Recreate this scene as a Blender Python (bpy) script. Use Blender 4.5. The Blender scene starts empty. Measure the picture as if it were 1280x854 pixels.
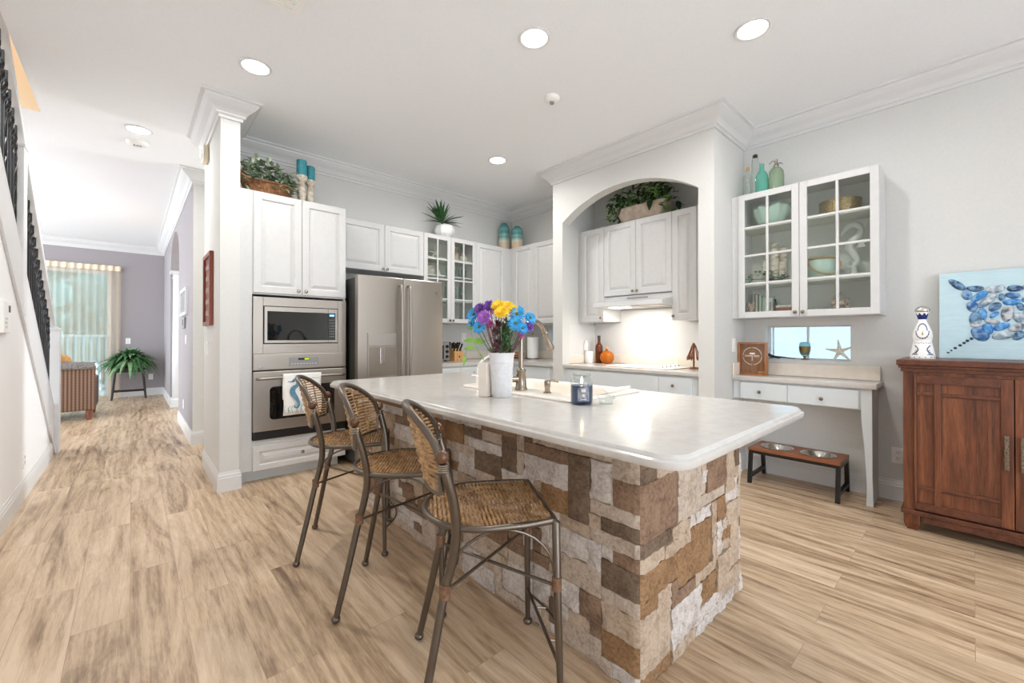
import bpy, bmesh, math, random
from mathutils import Vector, Matrix
C = bpy.context.scene.collection
S = bpy.context.scene
PI = math.pi

# ---------------------------------------------------------------- camera, world, light, exposure
cam_d = bpy.data.cameras.new('camera'); cam = bpy.data.objects.new('camera', cam_d); C.objects.link(cam)
cam_d.sensor_width = 36; cam_d.lens = 523.735 / 1280 * 36; cam_d.shift_y = (418.357 - 427) / 1280
cam_d.clip_start = 0.02; cam_d.clip_end = 100
yaw, pit = math.radians(42.2467), math.radians(0.34)
fw = Vector((math.sin(yaw) * math.cos(pit), math.cos(yaw) * math.cos(pit), math.sin(pit)))
rt = Vector((math.cos(yaw), -math.sin(yaw), 0)); up = rt.cross(fw)
cam.matrix_world = Matrix(((rt.x, up.x, -fw.x, 0), (rt.y, up.y, -fw.y, 0), (rt.z, up.z, -fw.z, 1.2), (0, 0, 0, 1)))
S.camera = cam
S.view_settings.view_transform = 'Standard'; S.view_settings.look = 'None'
S.view_settings.gamma = 1; S.view_settings.use_curve_mapping = False
S.view_settings.exposure = 0.34
S.cycles.max_bounces = 14; S.cycles.diffuse_bounces = 10; S.cycles.transparent_max_bounces = 16
W = bpy.data.worlds.new('world'); S.world = W; W.use_nodes = True
bg = W.node_tree.nodes['Background']; bg.inputs[0].default_value = (0.86, 0.94, 1.03, 1); bg.inputs[1].default_value = 4.9
CAN_POWER = 12.5
CANS = [(0.62, 3.29), (1.834, 1.815), (2.751, 0.882), (0.038, 4.998), (2.823, 3.332)]

dl = bpy.data.lights.new('passage_daylight', 'AREA'); dl.shape = 'RECTANGLE'; dl.size = 2.2; dl.size_y = .9; dl.energy = 105; dl.color = (.93, .97, 1)
do = bpy.data.objects.new('passage_daylight', dl); C.objects.link(do); do.location = (6.05, 5.34, 1.25); do.rotation_euler = (0, math.pi / 2, 0)

# ---------------------------------------------------------------- materials
def lin(h):
    h = h.lstrip('#'); v = [int(h[i:i + 2], 16) / 255 for i in (0, 2, 4)]
    return tuple((c / 12.92 if c <= .04045 else ((c + .055) / 1.055) ** 2.4) for c in v) + (1,)
def mat(name, col, rough=.5, metal=0, spec=.5, **k):
    m = bpy.data.materials.new(name); m.use_nodes = True
    b = m.node_tree.nodes['Principled BSDF']
    b.inputs['Base Color'].default_value = lin(col) if isinstance(col, str) else col
    b.inputs['Roughness'].default_value = rough; b.inputs['Metallic'].default_value = metal
    b.inputs['Specular IOR Level'].default_value = spec
    for a, v in k.items(): b.inputs[a.replace('_', ' ')].default_value = v
    return m
def nt(m):
    t = m.node_tree; return t, t.nodes, t.links, t.nodes['Principled BSDF']
def tex_coord(m, scale=(1, 1, 1), kind='Object', rot=(0, 0, 0)):
    t, n, l, b = nt(m)
    tc = n.new('ShaderNodeTexCoord'); mp = n.new('ShaderNodeMapping')
    mp.inputs['Scale'].default_value = scale; mp.inputs['Rotation'].default_value = rot
    l.new(tc.outputs[kind], mp.inputs[0]); return mp.outputs[0]
def ramp(m, src, stops):
    t, n, l, b = nt(m); r = n.new('ShaderNodeValToRGB'); e = r.color_ramp.elements
    while len(e) < len(stops): e.new(.5)
    for el, (p, c) in zip(e, stops): el.position = p; el.color = lin(c) if isinstance(c, str) else c
    l.new(src, r.inputs[0]); return r.outputs[0]
def noise(m, vec, scale, detail=4, rough=.5, dist=0):
    t, n, l, b = nt(m); x = n.new('ShaderNodeTexNoise'); l.new(vec, x.inputs['Vector'])
    x.inputs['Scale'].default_value = scale; x.inputs['Detail'].default_value = detail
    x.inputs['Roughness'].default_value = rough; x.inputs['Distortion'].default_value = dist
    return x.outputs['Fac']
def bump(m, src, strength=.2, dist=.01):
    t, n, l, b = nt(m); x = n.new('ShaderNodeBump'); x.inputs['Strength'].default_value = strength
    x.inputs['Distance'].default_value = dist; l.new(src, x.inputs['Height']); l.new(x.outputs[0], b.inputs['Normal'])
def mottled(name, c1, c2, scale=20, rough=.6, metal=0, bmp=0, stretch=(1, 1, 1), lo=.35, hi=.65, **k):
    m = mat(name, c1, rough, metal, **k); t, n, l, b = nt(m)
    f = noise(m, tex_coord(m, stretch), scale)
    l.new(ramp(m, f, [(lo, c1), (hi, c2)]), b.inputs['Base Color'])
    if bmp: bump(m, f, bmp, .01)
    return m
def wood(name, c1, c2, c3, axis='Z', scale=1.0, rough=.4):
    m = mat(name, c1, rough); t, n, l, b = nt(m)
    sc = {'X': (.6, 9, 9), 'Y': (9, .6, 9), 'Z': (9, 9, .6)}[axis]
    v = tex_coord(m, tuple(s * scale for s in sc))
    f1 = noise(m, v, 1.6, 6, .6, 1.4); f2 = noise(m, v, 14, 3, .6)
    mx = n.new('ShaderNodeMix'); mx.inputs[0].default_value = .35
    l.new(f1, mx.inputs[2]); l.new(f2, mx.inputs[3])
    l.new(ramp(m, mx.outputs[0], [(.32, c1), (.5, c2), (.68, c3)]), b.inputs['Base Color'])
    bump(m, f2, .08, .003); return m
def thin_glass(name, col=(1, 1, 1, 1), ior=1.45, strength=.0):
    m = bpy.data.materials.new(name); m.use_nodes = True; t = m.node_tree; n = t.nodes; l = t.links; n.clear()
    o = n.new('ShaderNodeOutputMaterial'); tr = n.new('ShaderNodeBsdfTransparent'); tr.inputs[0].default_value = col
    gl = n.new('ShaderNodeBsdfGlossy'); gl.inputs['Roughness'].default_value = .02
    lw = n.new('ShaderNodeLayerWeight'); lw.inputs[0].default_value = .5; pw = n.new('ShaderNodeMath'); pw.operation = 'POWER'; pw.inputs[1].default_value = 3.2
    fr = n.new('ShaderNodeMath'); fr.operation = 'MULTIPLY_ADD'; fr.inputs[1].default_value = .75 * (ior - 1) / .45; fr.inputs[2].default_value = .05; mx = n.new('ShaderNodeMixShader')
    l.new(lw.outputs['Facing'], pw.inputs[0]); l.new(pw.outputs[0], fr.inputs[0])
    l.new(fr.outputs[0], mx.inputs[0]); l.new(tr.outputs[0], mx.inputs[1]); l.new(gl.outputs[0], mx.inputs[2]); l.new(mx.outputs[0], o.inputs[0])
    return m
def emit(name, col, s):
    m = mat(name, col, .6); b = nt(m)[3]
    b.inputs['Emission Color'].default_value = lin(col); b.inputs['Emission Strength'].default_value = s; return m

M = {}
M['wall'] = mottled('wall_paint', '#d6d6d3', '#d3d3d0', 60, .85, bmp=.02)
M['lav'] = mottled('lavender_wall_paint', '#a09a9c', '#9d9799', 60, .85)
M['ceil'] = mottled('ceiling_paint', '#f1f3f6', '#eef0f3', 90, .9, bmp=.05)
M['tan'] = mat('tan_wall_paint', '#e2cba9', .85)
M['trim'] = mat('trim_paint', '#d9d9d9', .4)
M['leftwall'] = mat('stair_wall_paint', '#eeeeef', .6)
M['cab'] = mottled('cabinet_paint', '#d0d0cf', '#cdcdcc', 30, .35)
M['cabin'] = mat('cabinet_inside', '#d8d9d2', .6)
M['base'] = mat('base_cabinet_paint', '#d2d8da', .4)
M['counter'] = mottled('counter_quartz', '#c9c6c1', '#c3bfba', 25, .16)
M['beige'] = mottled('splash_quartz', '#e9e0d5', '#e4dacd', 25, .3)
M['steel'] = mat('brushed_steel', '#a69e95', .37, 1)
M['steel_l'] = mat('bright_steel', '#a69f97', .34, 1)
M['chrome'] = mat('polished_metal', '#d8d6d2', .08, 1)
M['nickel'] = mat('satin_nickel', '#9a8e80', .25, 1)
M['darkside'] = mat('dark_grey_side', '#4a4a46', .5, .3)
M['black'] = mat('black_plastic', '#141414', .35)
M['blackglass'] = mat('black_glass', '#0b0d0e', .04, 0, .8)
M['screen'] = emit('green_display', '#9fd000', 2.0)
M['bluescreen'] = emit('blue_display', '#7fb4ff', 2.0)
M['key'] = mat('pale_keys', '#c9ccd0', .5)
M['white'] = mat('white_plastic', '#f2f1ee', .4)
M['offwhite'] = mat('beige_plastic', '#dccfb8', .5)
M['grey'] = mat('grey_plastic', '#8f8f90', .5)
M['glass'] = thin_glass('pane_glass', (.93, .95, .94, 1), 1.25)
M['clear'] = thin_glass('clear_glass', (.93, .96, .95, 1), 1.45)
M['frost'] = thin_glass('frosted_pane', (.40, .46, .49, 1), 1.2)
M['tint'] = thin_glass('tinted_door_glass', (.62, .74, .78, 1), 1.2)
M['lamp'] = emit('lamp_lens', '#fff6e8', 9)
M['stool'] = mat('bronze_metal', '#6b6157', .33, .85)
M['wicker'] = mottled('wicker_rod', '#b89263', '#86603a', 30, .5)
M['finial'] = mat('brown_wood_ball', '#5f3d26', .22)
M['wrap'] = mottled('leather_wrap', '#7d5a41', '#5d412d', 80, .6)
M['cherry'] = wood('cherry_wood', '#3c1f12', '#6a3b24', '#8a5534', 'Z', 1.3, .38)
M['cherryh'] = wood('cherry_wood_across', '#3c2015', '#5c3322', '#74442c', 'Y', 1.3, .38)
M['walnut'] = wood('walnut_wood', '#5c2f1b', '#8d5232', '#a5653f', 'X', 1.5, .4)
M['boxwood'] = wood('box_wood', '#7d4a26', '#a5683a', '#b97d49', 'Z', 2, .45)
M['lightwood'] = wood('light_wood', '#b9864f', '#d2a168', '#dfb47e', 'Z', 2, .45)
M['plaquewood'] = wood('plaque_wood', '#5a2412', '#84391d', '#97482a', 'Z', 2, .4)
M['darkwood'] = mat('dark_wood', '#2d2320', .4)
M['iron'] = mat('black_iron', '#2b2b2a', .4, .5)
M['basket'] = mottled('basket_weave', '#8f5f33', '#5f3b1d', 50, .6, bmp=.4)
M['gold'] = mottled('gold_weave', '#b29a6c', '#7f6a42', 70, .35, .7, bmp=.5)
M['ceramic'] = mottled('white_ceramic', '#dfdfe0', '#d8d8da', 40, .3, bmp=.15)
M['candlewood'] = mottled('white_washed_wood', '#e3ddd2', '#b7a58d', 25, .7)
M['teal'] = mottled('teal_wax', '#3f9aa5', '#2d7f8c', 25, .45, stretch=(1, 1, 6))
M['soil'] = mat('soil', '#3a2c20', .9)
M['stone_pot'] = mottled('sand_stone', '#cfc0b0', '#b8a592', 18, .8, bmp=.3)
M['marble_pot'] = mottled('white_marble', '#eeeeee', '#c9c9cb', 6, .35, lo=.45, hi=.75)
M['shell'] = mottled('pale_shell', '#e9e4da', '#d6cdbf', 30, .5)
M['seaglass'] = mat('sea_green_ceramic', '#bcd3c6', .25)
M['coral'] = mottled('coral', '#d9c9b6', '#a78a73', 60, .7)
M['bark'] = mottled('birch_wax', '#e2d9cb', '#a99682', 18, .7, stretch=(1, 1, 4), lo=.45, hi=.7)
M['rope'] = mat('rope', '#a98a5c', .7)
M['wax_blue'] = mottled('blue_wax', '#26456e', '#1a2d4c', 30, .3)
M['label'] = mottled('grey_label', '#9fa0a8', '#5f6272', 60, .5)
M['flame'] = emit('flame', '#ffd9a0', 14)
M['amber'] = mat('amber_glass', '#7d3a0c', .06, 0, .6, Transmission_Weight=.55, IOR=1.35)
M['amber2'] = mat('amber_liquid_glass', '#cf7414', .06, 0, .6, Transmission_Weight=.5, IOR=1.35)
M['mint'] = mat('mint_glass', '#7fcdbb', .08, 0, .6, Transmission_Weight=.6, IOR=1.3)
M['sage'] = mat('sage_glass', '#a9bfa4', .08, 0, .6, Transmission_Weight=.6, IOR=1.3)
M['tealglass'] = mat('teal_glass', '#8fc0c2', .06, 0, .6, Transmission_Weight=.7, IOR=1.3)
M['bronze'] = mat('goblet_bronze', '#8a7448', .4, .6)
M['orange'] = mottled('orange_peel', '#f39a1e', '#e8860f', 80, .45, bmp=.1)
M['paper'] = mat('paper_white', '#f4f4f2', .8)
M['sofa'] = mottled('brown_weave', '#8a6a52', '#5e4536', 70, .8, bmp=.3)
M['throw'] = mottled('grey_throw', '#8a8480', '#5c5652', 60, .95, bmp=.4)
M['cushion'] = mottled('tan_cushion', '#cf9d5e', '#b98447', 20, .9)
M['cobalt'] = mat('cobalt_glaze', '#1b2f73', .2)
M['porcelain'] = mat('porcelain_glaze', '#f4f3f0', .15)
M['ink'] = mat('ink_blue', '#3d4a74', .3)
M['inkgold'] = mat('ink_gold', '#c3a468', .3)
M['canvas'] = mottled('canvas_paint', '#c0d9e1', '#b8d2db', 12, .7, stretch=(1, 1, 5))
M['canvas_edge'] = mat('canvas_edge', '#dfe9ea', .8)
M['black_matte'] = mat('black_matte', '#1c1a19', .7)
M['letter'] = mat('white_lettering', '#efe9df', .6)
M['letter_box'] = mat('letter_pale', '#d9d2cb', .6)
M['book1'] = mat('book_grey', '#a9a99e', .7); M['book2'] = mat('book_green', '#a8bda6', .6)
def plant(name, c1, c2, sc=40, rough=.5): return mottled(name, c1, c2, sc, rough)
M['eucalyptus'] = plant('dusty_leaf', '#8fa287', '#52694c'); M['euc2'] = plant('pale_leaf', '#c2cdbb', '#9fb096')
M['fern'] = plant('fern_leaf', '#4f8048', '#2a5530'); M['fern2'] = plant('fern_leaf_light', '#8fae80', '#5f8a57')
M['pothos'] = plant('pothos_leaf', '#84a860', '#4a7a36'); M['pothos2'] = plant('dark_leaf', '#2c4a24', '#1b3118')
M['yucca'] = plant('yucca_leaf', '#3f7038', '#23492a'); M['lime'] = plant('lime_leaf', '#8fb54a', '#6f9a38')
M['stem'] = plant('stem_green', '#6d8050', '#4a5c38'); M['burg'] = plant('burgundy_stem', '#7c4650', '#4e2a33')
M['f_blue'] = plant('blue_petal', '#2fa6dd', '#1f86c4', 60); M['f_purple'] = plant('purple_petal', '#7a3fae', '#5c2a8c', 60)
M['f_lilac'] = plant('lilac_petal', '#b06fc4', '#9450ac', 60); M['f_yellow'] = plant('yellow_petal', '#f6d51c', '#e8b80d', 60)
M['f_pink'] = plant('pink_petal', '#b8508c', '#94386c', 60); M['f_eye'] = mat('flower_eye', '#5d6b2a', .7)

def floor_mat():
    m = mat('oak_plank_floor', '#c9ab86', .36); t, n, l, b = nt(m)
    v = tex_coord(m, (1, 1, 1), 'Object', (0, 0, PI / 2))
    br = n.new('ShaderNodeTexBrick'); l.new(v, br.inputs['Vector'])
    br.offset = .37; br.offset_frequency = 2
    br.inputs['Color1'].default_value = (0, 0, 0, 1); br.inputs['Color2'].default_value = (1, 1, 1, 1)
    br.inputs['Mortar'].default_value = (.5, .5, .5, 1); br.inputs['Scale'].default_value = 1
    br.inputs['Mortar Size'].default_value = .0011; br.inputs['Mortar Smooth'].default_value = .3; br.inputs['Bias'].default_value = 0
    br.inputs['Brick Width'].default_value = 1.22; br.inputs['Row Height'].default_value = .178
    sep = n.new('ShaderNodeSeparateColor'); l.new(br.outputs['Color'], sep.inputs[0])
    # per plank shift of the grain
    cmb = n.new('ShaderNodeCombineXYZ'); mul = n.new('ShaderNodeMath'); mul.operation = 'MULTIPLY'; mul.inputs[1].default_value = 17
    l.new(sep.outputs[0], mul.inputs[0]); l.new(mul.outputs[0], cmb.inputs[2])
    add = n.new('ShaderNodeVectorMath'); add.operation = 'ADD'; l.new(v, add.inputs[0]); l.new(cmb.outputs[0], add.inputs[1])
    mp = n.new('ShaderNodeMapping'); mp.inputs['Scale'].default_value = (.8, 6, 1); l.new(add.outputs[0], mp.inputs[0])
    mp2 = n.new('ShaderNodeMapping'); mp2.inputs['Scale'].default_value = (1.1, 16, 1); l.new(add.outputs[0], mp2.inputs[0])
    g1 = noise(m, mp.outputs[0], .9, 6, .6, 2.2); g2 = noise(m, mp2.outputs[0], 4, 8, .72, .6)
    mp3 = n.new('ShaderNodeMapping'); mp3.inputs['Scale'].default_value = (5, 60, 1); l.new(add.outputs[0], mp3.inputs[0]); g3 = noise(m, mp3.outputs[0], 3, 4, .7)
    mx0 = n.new('ShaderNodeMix'); mx0.inputs[0].default_value = .35; l.new(g2, mx0.inputs[2]); l.new(g3, mx0.inputs[3])
    mp4 = n.new('ShaderNodeMapping'); mp4.inputs['Scale'].default_value = (.55, 5, 1); l.new(add.outputs[0], mp4.inputs[0]); wv = n.new('ShaderNodeTexWave'); wv.bands_direction = 'Y'; wv.inputs['Scale'].default_value = 1.1
    wv.inputs['Distortion'].default_value = 9; wv.inputs['Detail'].default_value = 3; wv.inputs['Detail Scale'].default_value = 1.1; wv.inputs['Detail Roughness'].default_value = .6; l.new(mp4.outputs[0], wv.inputs['Vector'])
    mxw = n.new('ShaderNodeMix'); mxw.inputs[0].default_value = .075; l.new(g1, mxw.inputs[2]); l.new(wv.outputs['Fac'], mxw.inputs[3]); g1 = mxw.outputs[0]
    mx = n.new('ShaderNodeMix'); mx.inputs[0].default_value = .42; l.new(g1, mx.inputs[2]); l.new(mx0.outputs[0], mx.inputs[3])
    mx2 = n.new('ShaderNodeMix'); mx2.inputs[0].default_value = .06; l.new(mx.outputs[0], mx2.inputs[2]); l.new(sep.outputs[0], mx2.inputs[3])
    c = ramp(m, mx2.outputs[0], [(.35, '#715946'), (.43, '#a0866a'), (.505, '#c1a789'), (.60, '#d5bea2')])
    mxc = n.new('ShaderNodeMix'); mxc.data_type = 'RGBA'; l.new(br.outputs['Fac'], mxc.inputs[0])
    l.new(c, mxc.inputs[6]); mxc.inputs[7].default_value = lin('#a58a6e'); l.new(mxc.outputs[2], b.inputs['Base Color'])
    bump(m, g2, .06, .002); return m
M['floor'] = floor_mat()
def stone(name, c1, c2, c3):
    m = mat(name, c1, .85, 0, .3); t, n, l, b = nt(m); v = tex_coord(m)
    f = noise(m, v, 11, 8, .7); f2 = noise(m, v, 75, 5, .7)
    mx = n.new('ShaderNodeMix'); mx.inputs[0].default_value = .5; l.new(f, mx.inputs[2]); l.new(f2, mx.inputs[3])
    l.new(ramp(m, mx.outputs[0], [(.40, c1), (.49, c2), (.58, c3)]), b.inputs['Base Color']); bump(m, mx.outputs[0], .9, .014); return m
M['st_w'] = stone('stone_white', '#b0a59c', '#cdc4bc', '#ded7d1')
M['st_g'] = stone('stone_greige', '#a3917f', '#bfae9d', '#cdbfb0')
M['st_t'] = stone('stone_tan', '#a08b76', '#b9a48e', '#c9b6a1')
M['st_b'] = stone('stone_brown', '#6e5645', '#8a6f5b', '#9b8069')
M['st_d'] = stone('stone_dark', '#5a4a40', '#74614f', '#83705f')
M['st_r'] = stone('stone_rust', '#7b5b3e', '#91704f', '#a78461')

# ---------------------------------------------------------------- geometry helpers
class MB:
    def __init__(s): s.b = bmesh.new(); s.mi = 0
    def _tag(s, f0):
        s.b.faces.ensure_lookup_table()
        for f in s.b.faces[f0:]: f.material_index = s.mi
    def poly(s, pts):
        f0 = len(s.b.faces); s.b.faces.new([s.b.verts.new(p) for p in pts]); s._tag(f0); return s
    def box(s, x0, x1, y0, y1, z0, z1, bev=0, seg=2):
        f0 = len(s.b.faces)
        v = [s.b.verts.new((x, y, z)) for x in (x0, x1) for y in (y0, y1) for z in (z0, z1)]
        fs = [s.b.faces.new([v[i] for i in q]) for q in ((0, 1, 3, 2), (4, 6, 7, 5), (0, 4, 5, 1), (2, 3, 7, 6), (0, 2, 6, 4), (1, 5, 7, 3))]
        if bev:
            es = list({e for f in fs for e in f.edges}); bmesh.ops.bevel(s.b, geom=es, offset=bev, segments=seg, affect='EDGES', profile=.5)
        s._tag(f0); return s
    def rings(s, rings, close=False, cap0=True, cap1=True):
        f0 = len(s.b.faces); vs = [[s.b.verts.new(p) for p in r] for r in rings]; n = len(vs[0])
        m = len(vs)
        for i in range(m if close else m - 1):
            a, b = vs[i], vs[(i + 1) % m]
            for j in range(n):
                k = (j + 1) % n
                try: s.b.faces.new((a[j], a[k], b[k], b[j]))
                except ValueError: pass
        if not close:
            if cap0: s.b.faces.new(list(reversed(vs[0])))
            if cap1: s.b.faces.new(vs[-1])
        s._tag(f0); return s
    def strip(s, rings):     # open sections swept (sheet)
        f0 = len(s.b.faces); vs = [[s.b.verts.new(p) for p in r] for r in rings]
        for a, b in zip(vs, vs[1:]):
            for j in range(len(a) - 1): s.b.faces.new((a[j], a[j + 1], b[j + 1], b[j]))
        s._tag(f0); return s
    def lathe(s, prof, n=24, at=(0, 0, 0), axis='Z', rot=None, cap0=True, cap1=True):
        rs = []
        for r, z in prof:
            rs.append([Vector((r * math.cos(2 * PI * j / n), r * math.sin(2 * PI * j / n), z)) for j in range(n)])
        R = {'Z': Matrix(), 'Y': Matrix.Rotation(PI / 2, 4, 'X'), 'X': Matrix.Rotation(PI / 2, 4, 'Y')}[axis]
        if rot: R = rot.to_4x4()
        rs = [[R @ p + Vector(at) for p in r] for r in rs]
        return s.rings(rs, cap0=cap0, cap1=cap1)
    def tube(s, pts, r, n=8, close=False):
        pts = [Vector(p) for p in pts]; m = len(pts); rad = r if hasattr(r, '__len__') else [r] * m
        rs = []; prev = None
        for i, p in enumerate(pts):
            if close: t = pts[(i + 1) % m] - pts[i - 1]
            else: t = pts[min(i + 1, m - 1)] - pts[max(i - 1, 0)]
            t.normalize()
            if prev is None:
                a = Vector((0, 0, 1)) if abs(t.z) < .9 else Vector((1, 0, 0)); u = t.cross(a).normalized()
            else: u = (prev - t * prev.dot(t)).normalized()
            prev = u; w = t.cross(u)
            rs.append([p + (u * math.cos(2 * PI * j / n) + w * math.sin(2 * PI * j / n)) * rad[i] for j in range(n)])
        return s.rings(rs, close=close)
    def ball(s, c, r, n=12, sq=(1, 1, 1)):
        m = max(6, n // 2 + 2); rs = []
        f0 = len(s.b.faces); x = bmesh.ops.create_uvsphere(s.b, u_segments=n, v_segments=m, radius=1)
        for v in x['verts']: v.co = Vector((v.co.x * r * sq[0], v.co.y * r * sq[1], v.co.z * r * sq[2])) + Vector(c)
        s._tag(f0); return s
    def prism(s, pts, z0, z1, axis='Z', bev=0):
        f0 = len(s.b.faces)
        def P(a, b, c): return {'Z': (a, b, c), 'X': (c, a, b), 'Y': (a, c, b)}[axis]
        lo = [s.b.verts.new(P(a, b, z0)) for a, b in pts]; hi = [s.b.verts.new(P(a, b, z1)) for a, b in pts]; n = len(pts)
        fs = [s.b.faces.new(lo), s.b.faces.new(hi)]
        for i in range(n): fs.append(s.b.faces.new((lo[i], lo[(i + 1) % n], hi[(i + 1) % n], hi[i])))
        if bev:
            es = list({e for f in fs[:2] for e in f.edges}); bmesh.ops.bevel(s.b, geom=es, offset=bev, segments=3, affect='EDGES', profile=.5)
        s._tag(f0); return s
    def build(s, name, m, parent=None, smooth=False, angle=40):
        bmesh.ops.recalc_face_normals(s.b, faces=s.b.faces)
        me = bpy.data.meshes.new(name); s.b.to_mesh(me); s.b.free()
        for x in (m if isinstance(m, (list, tuple)) else [m]): me.materials.append(M[x] if isinstance(x, str) else x)
        if smooth:
            for p in me.polygons: p.use_smooth = True
            try: me.set_sharp_from_angle(angle=math.radians(angle))
            except Exception: pass
        o = bpy.data.objects.new(name, me); C.objects.link(o)
        if parent is not None: o.parent = parent
        return o
def frame(b, x0, x1, y0, y1, z0, z1, w, bev=0):
    b.box(x0, x0 + w, y0, y1, z0, z1, bev); b.box(x1 - w, x1, y0, y1, z0, z1, bev); b.box(x0 + w, x1 - w, y0, y1, z0, z0 + w, bev); b.box(x0 + w, x1 - w, y0, y1, z1 - w, z1, bev)
def tag(o, label=None, cat=None, group=None, kind=None):
    for k, v in (('label', label), ('category', cat), ('group', group), ('kind', kind)):
        if v: o[k] = v
    return o
def thing(name, label, cat, loc=(0, 0, 0), rz=0, group=None):
    o = bpy.data.objects.new(name, None); C.objects.link(o); o.location = loc; o.rotation_euler = (0, 0, rz)
    return tag(o, label, cat, group)
def struct(name, mb, m, smooth=False): return tag(mb.build(name, m, None, smooth), kind='structure')
def copy_tree(o, parent=None):
    c = o.copy(); C.objects.link(c)
    if parent is not None: c.parent = parent
    for ch in list(o.children): copy_tree(ch, c)
    return c
def smoothpath(pts, k=6):
    pts = [Vector(p) for p in pts]; out = []
    for i in range(len(pts) - 1):
        p0, p1, p2, p3 = pts[max(i - 1, 0)], pts[i], pts[i + 1], pts[min(i + 2, len(pts) - 1)]
        for j in range(k):
            t = j / k
            out.append(.5 * ((2 * p1) + (p2 - p0) * t + (2 * p0 - 5 * p1 + 4 * p2 - p3) * t * t + (3 * p1 - p0 - 3 * p2 + p3) * t ** 3))
    out.append(pts[-1]); return out
def lerp(a, b, t): return a + (b - a) * t
def leaf(mb, base, d, L, w, droop=.3, up_=Vector((0, 0, 1)), n=4, fold=.15):
    base = Vector(base); d = Vector(d).normalized(); side = d.cross(up_)
    if side.length < .05: side = d.cross(Vector((1, 0, 0)))
    side.normalize(); nn = side.cross(d).normalized(); rs = []
    for i in range(n + 1):
        t = i / n; c = base + d * (L * t) - Vector((0, 0, 1)) * (droop * L * t * t)
        ww = w * math.sin(PI * min(.97, .06 + .94 * t) ** .8) + .0004
        rs.append([c - side * ww + nn * (fold * ww), c, c + side * ww + nn * (fold * ww)])
    mb.strip(rs)
def offset_path(pts, d, closed=False):
    out = []; n = len(pts)
    for i in range(n):
        p = Vector(pts[i]); a = b = None
        if i > 0 or closed: a = (p - Vector(pts[i - 1])).normalized()
        if i < n - 1 or closed: b = (Vector(pts[(i + 1) % n]) - p).normalized()
        if a is None: a = b
        if b is None: b = a
        na = Vector((a.y, -a.x)); nb = Vector((b.y, -b.x)); m = (na + nb); m = m / max(.2, m.length_squared) * 2
        out.append(p + m * d)
    return out
def sweep(name, path, prof, m, close_prof=True):
    """moulding along a 2-D path; profile (distance to the right of the path, z)"""
    mb = MB(); offs = [offset_path(path, d) for d, z in prof]
    rs = [[(offs[j][i].x, offs[j][i].y, prof[j][1]) for j in range(len(prof))] for i in range(len(path))]
    mb.rings(rs); return struct(name, mb, m)
CROWN = [(0, 2.905), (.014, 2.905), (.018, 2.925), (.032, 2.932), (.036, 2.945), (.052, 2.965), (.085, 2.99), (.108, 3.015), (.112, 3.03), (.132, 3.036), (.132, 3.05), (0, 3.05)]
BASE = [(0, 0), (.014, 0), (.014, .105), (.011, .112), (.011, .124), (.006, .134), (.004, .15), (0, .15)]

# ================================================================ ROOM SHELL
def glazed(name, horiz, fixed, a0, a1, n, z1):
    b = MB()
    for i in range(n + 1):
        p = lerp(a0, a1, i / n)
        if horiz: b.box(p - .035, p + .035, fixed - .03, fixed + .03, 0, z1)
        else: b.box(fixed - .03, fixed + .03, p - .035, p + .035, 0, z1)
    for z in (0, z1 - .08):
        if horiz: b.box(a0, a1, fixed - .027, fixed + .027, z + .001, z + .079)
        else: b.box(fixed - .027, fixed + .027, a0, a1, z + .001, z + .079)
    return struct(name, b, 'trim')
b = MB(); b.box(-4.6, 6.2, -3.2, 12.2, -.08, 0); struct('floor', b, 'floor')
b = MB()
b.box(-.559, 6.2, -3.2, 12.2, 3.05, 3.2); b.box(-4.6, -.559, 5.147, 12.2, 3.05, 3.2); b.box(-4.6, -1.8, -3.2, 5.147, 3.05, 3.2); b.box(-1.8, -.559, -3.2, 1.2, 3.05, 3.2)
struct('ceiling', b, 'ceil')
b = MB(); b.box(-1.8, -.559, 5.147, 5.25, 3.2, 5.4); b.box(-.559, -.45, 1.2, 5.25, 3.2, 5.4); b.box(-1.9, -1.8, 1.1, 5.25, 3.2, 5.4); b.box(-1.9, -.45, 3.4, 5.25, 5.4, 5.5)
b.box(-1.8, -.559, 5.1465, 5.147, 3.05, 3.2)
struct('wall_upper_landing', b, 'tan')
# right wall with the small window
b = MB(); X0, X1 = 4.17, 4.32
b.box(X0, X1, -2.0, .647, 0, 3.05); b.box(X0, X1, -3.2, -2.0, 2.6, 3.05); b.box(X0, X1, -3.2, -3.1, 0, 2.6); b.box(X0, X1, 1.241, 3.3, 0, 3.05); b.box(X0, X1, 3.852, 4.75, 0, 3.05); b.box(X0, X1, 3.3, 3.852, 0, 1.08); b.box(X0, X1, 3.3, 3.852, 1.302, 3.05); b.box(X0, X1, .647, 1.241, 0, 1.008); b.box(X0, X1, .647, 1.241, 1.297, 3.05)
struct('wall_right', b, 'wall')
b = MB(); b.box(.635, 4.17, 4.6, 4.85, 0, 3.05); struct('wall_back', b, 'wall')
b = MB(); b.box(.505, .635, 3.915, 4.85, 0, 3.05); struct('wall_column', b, 'wall')
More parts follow.
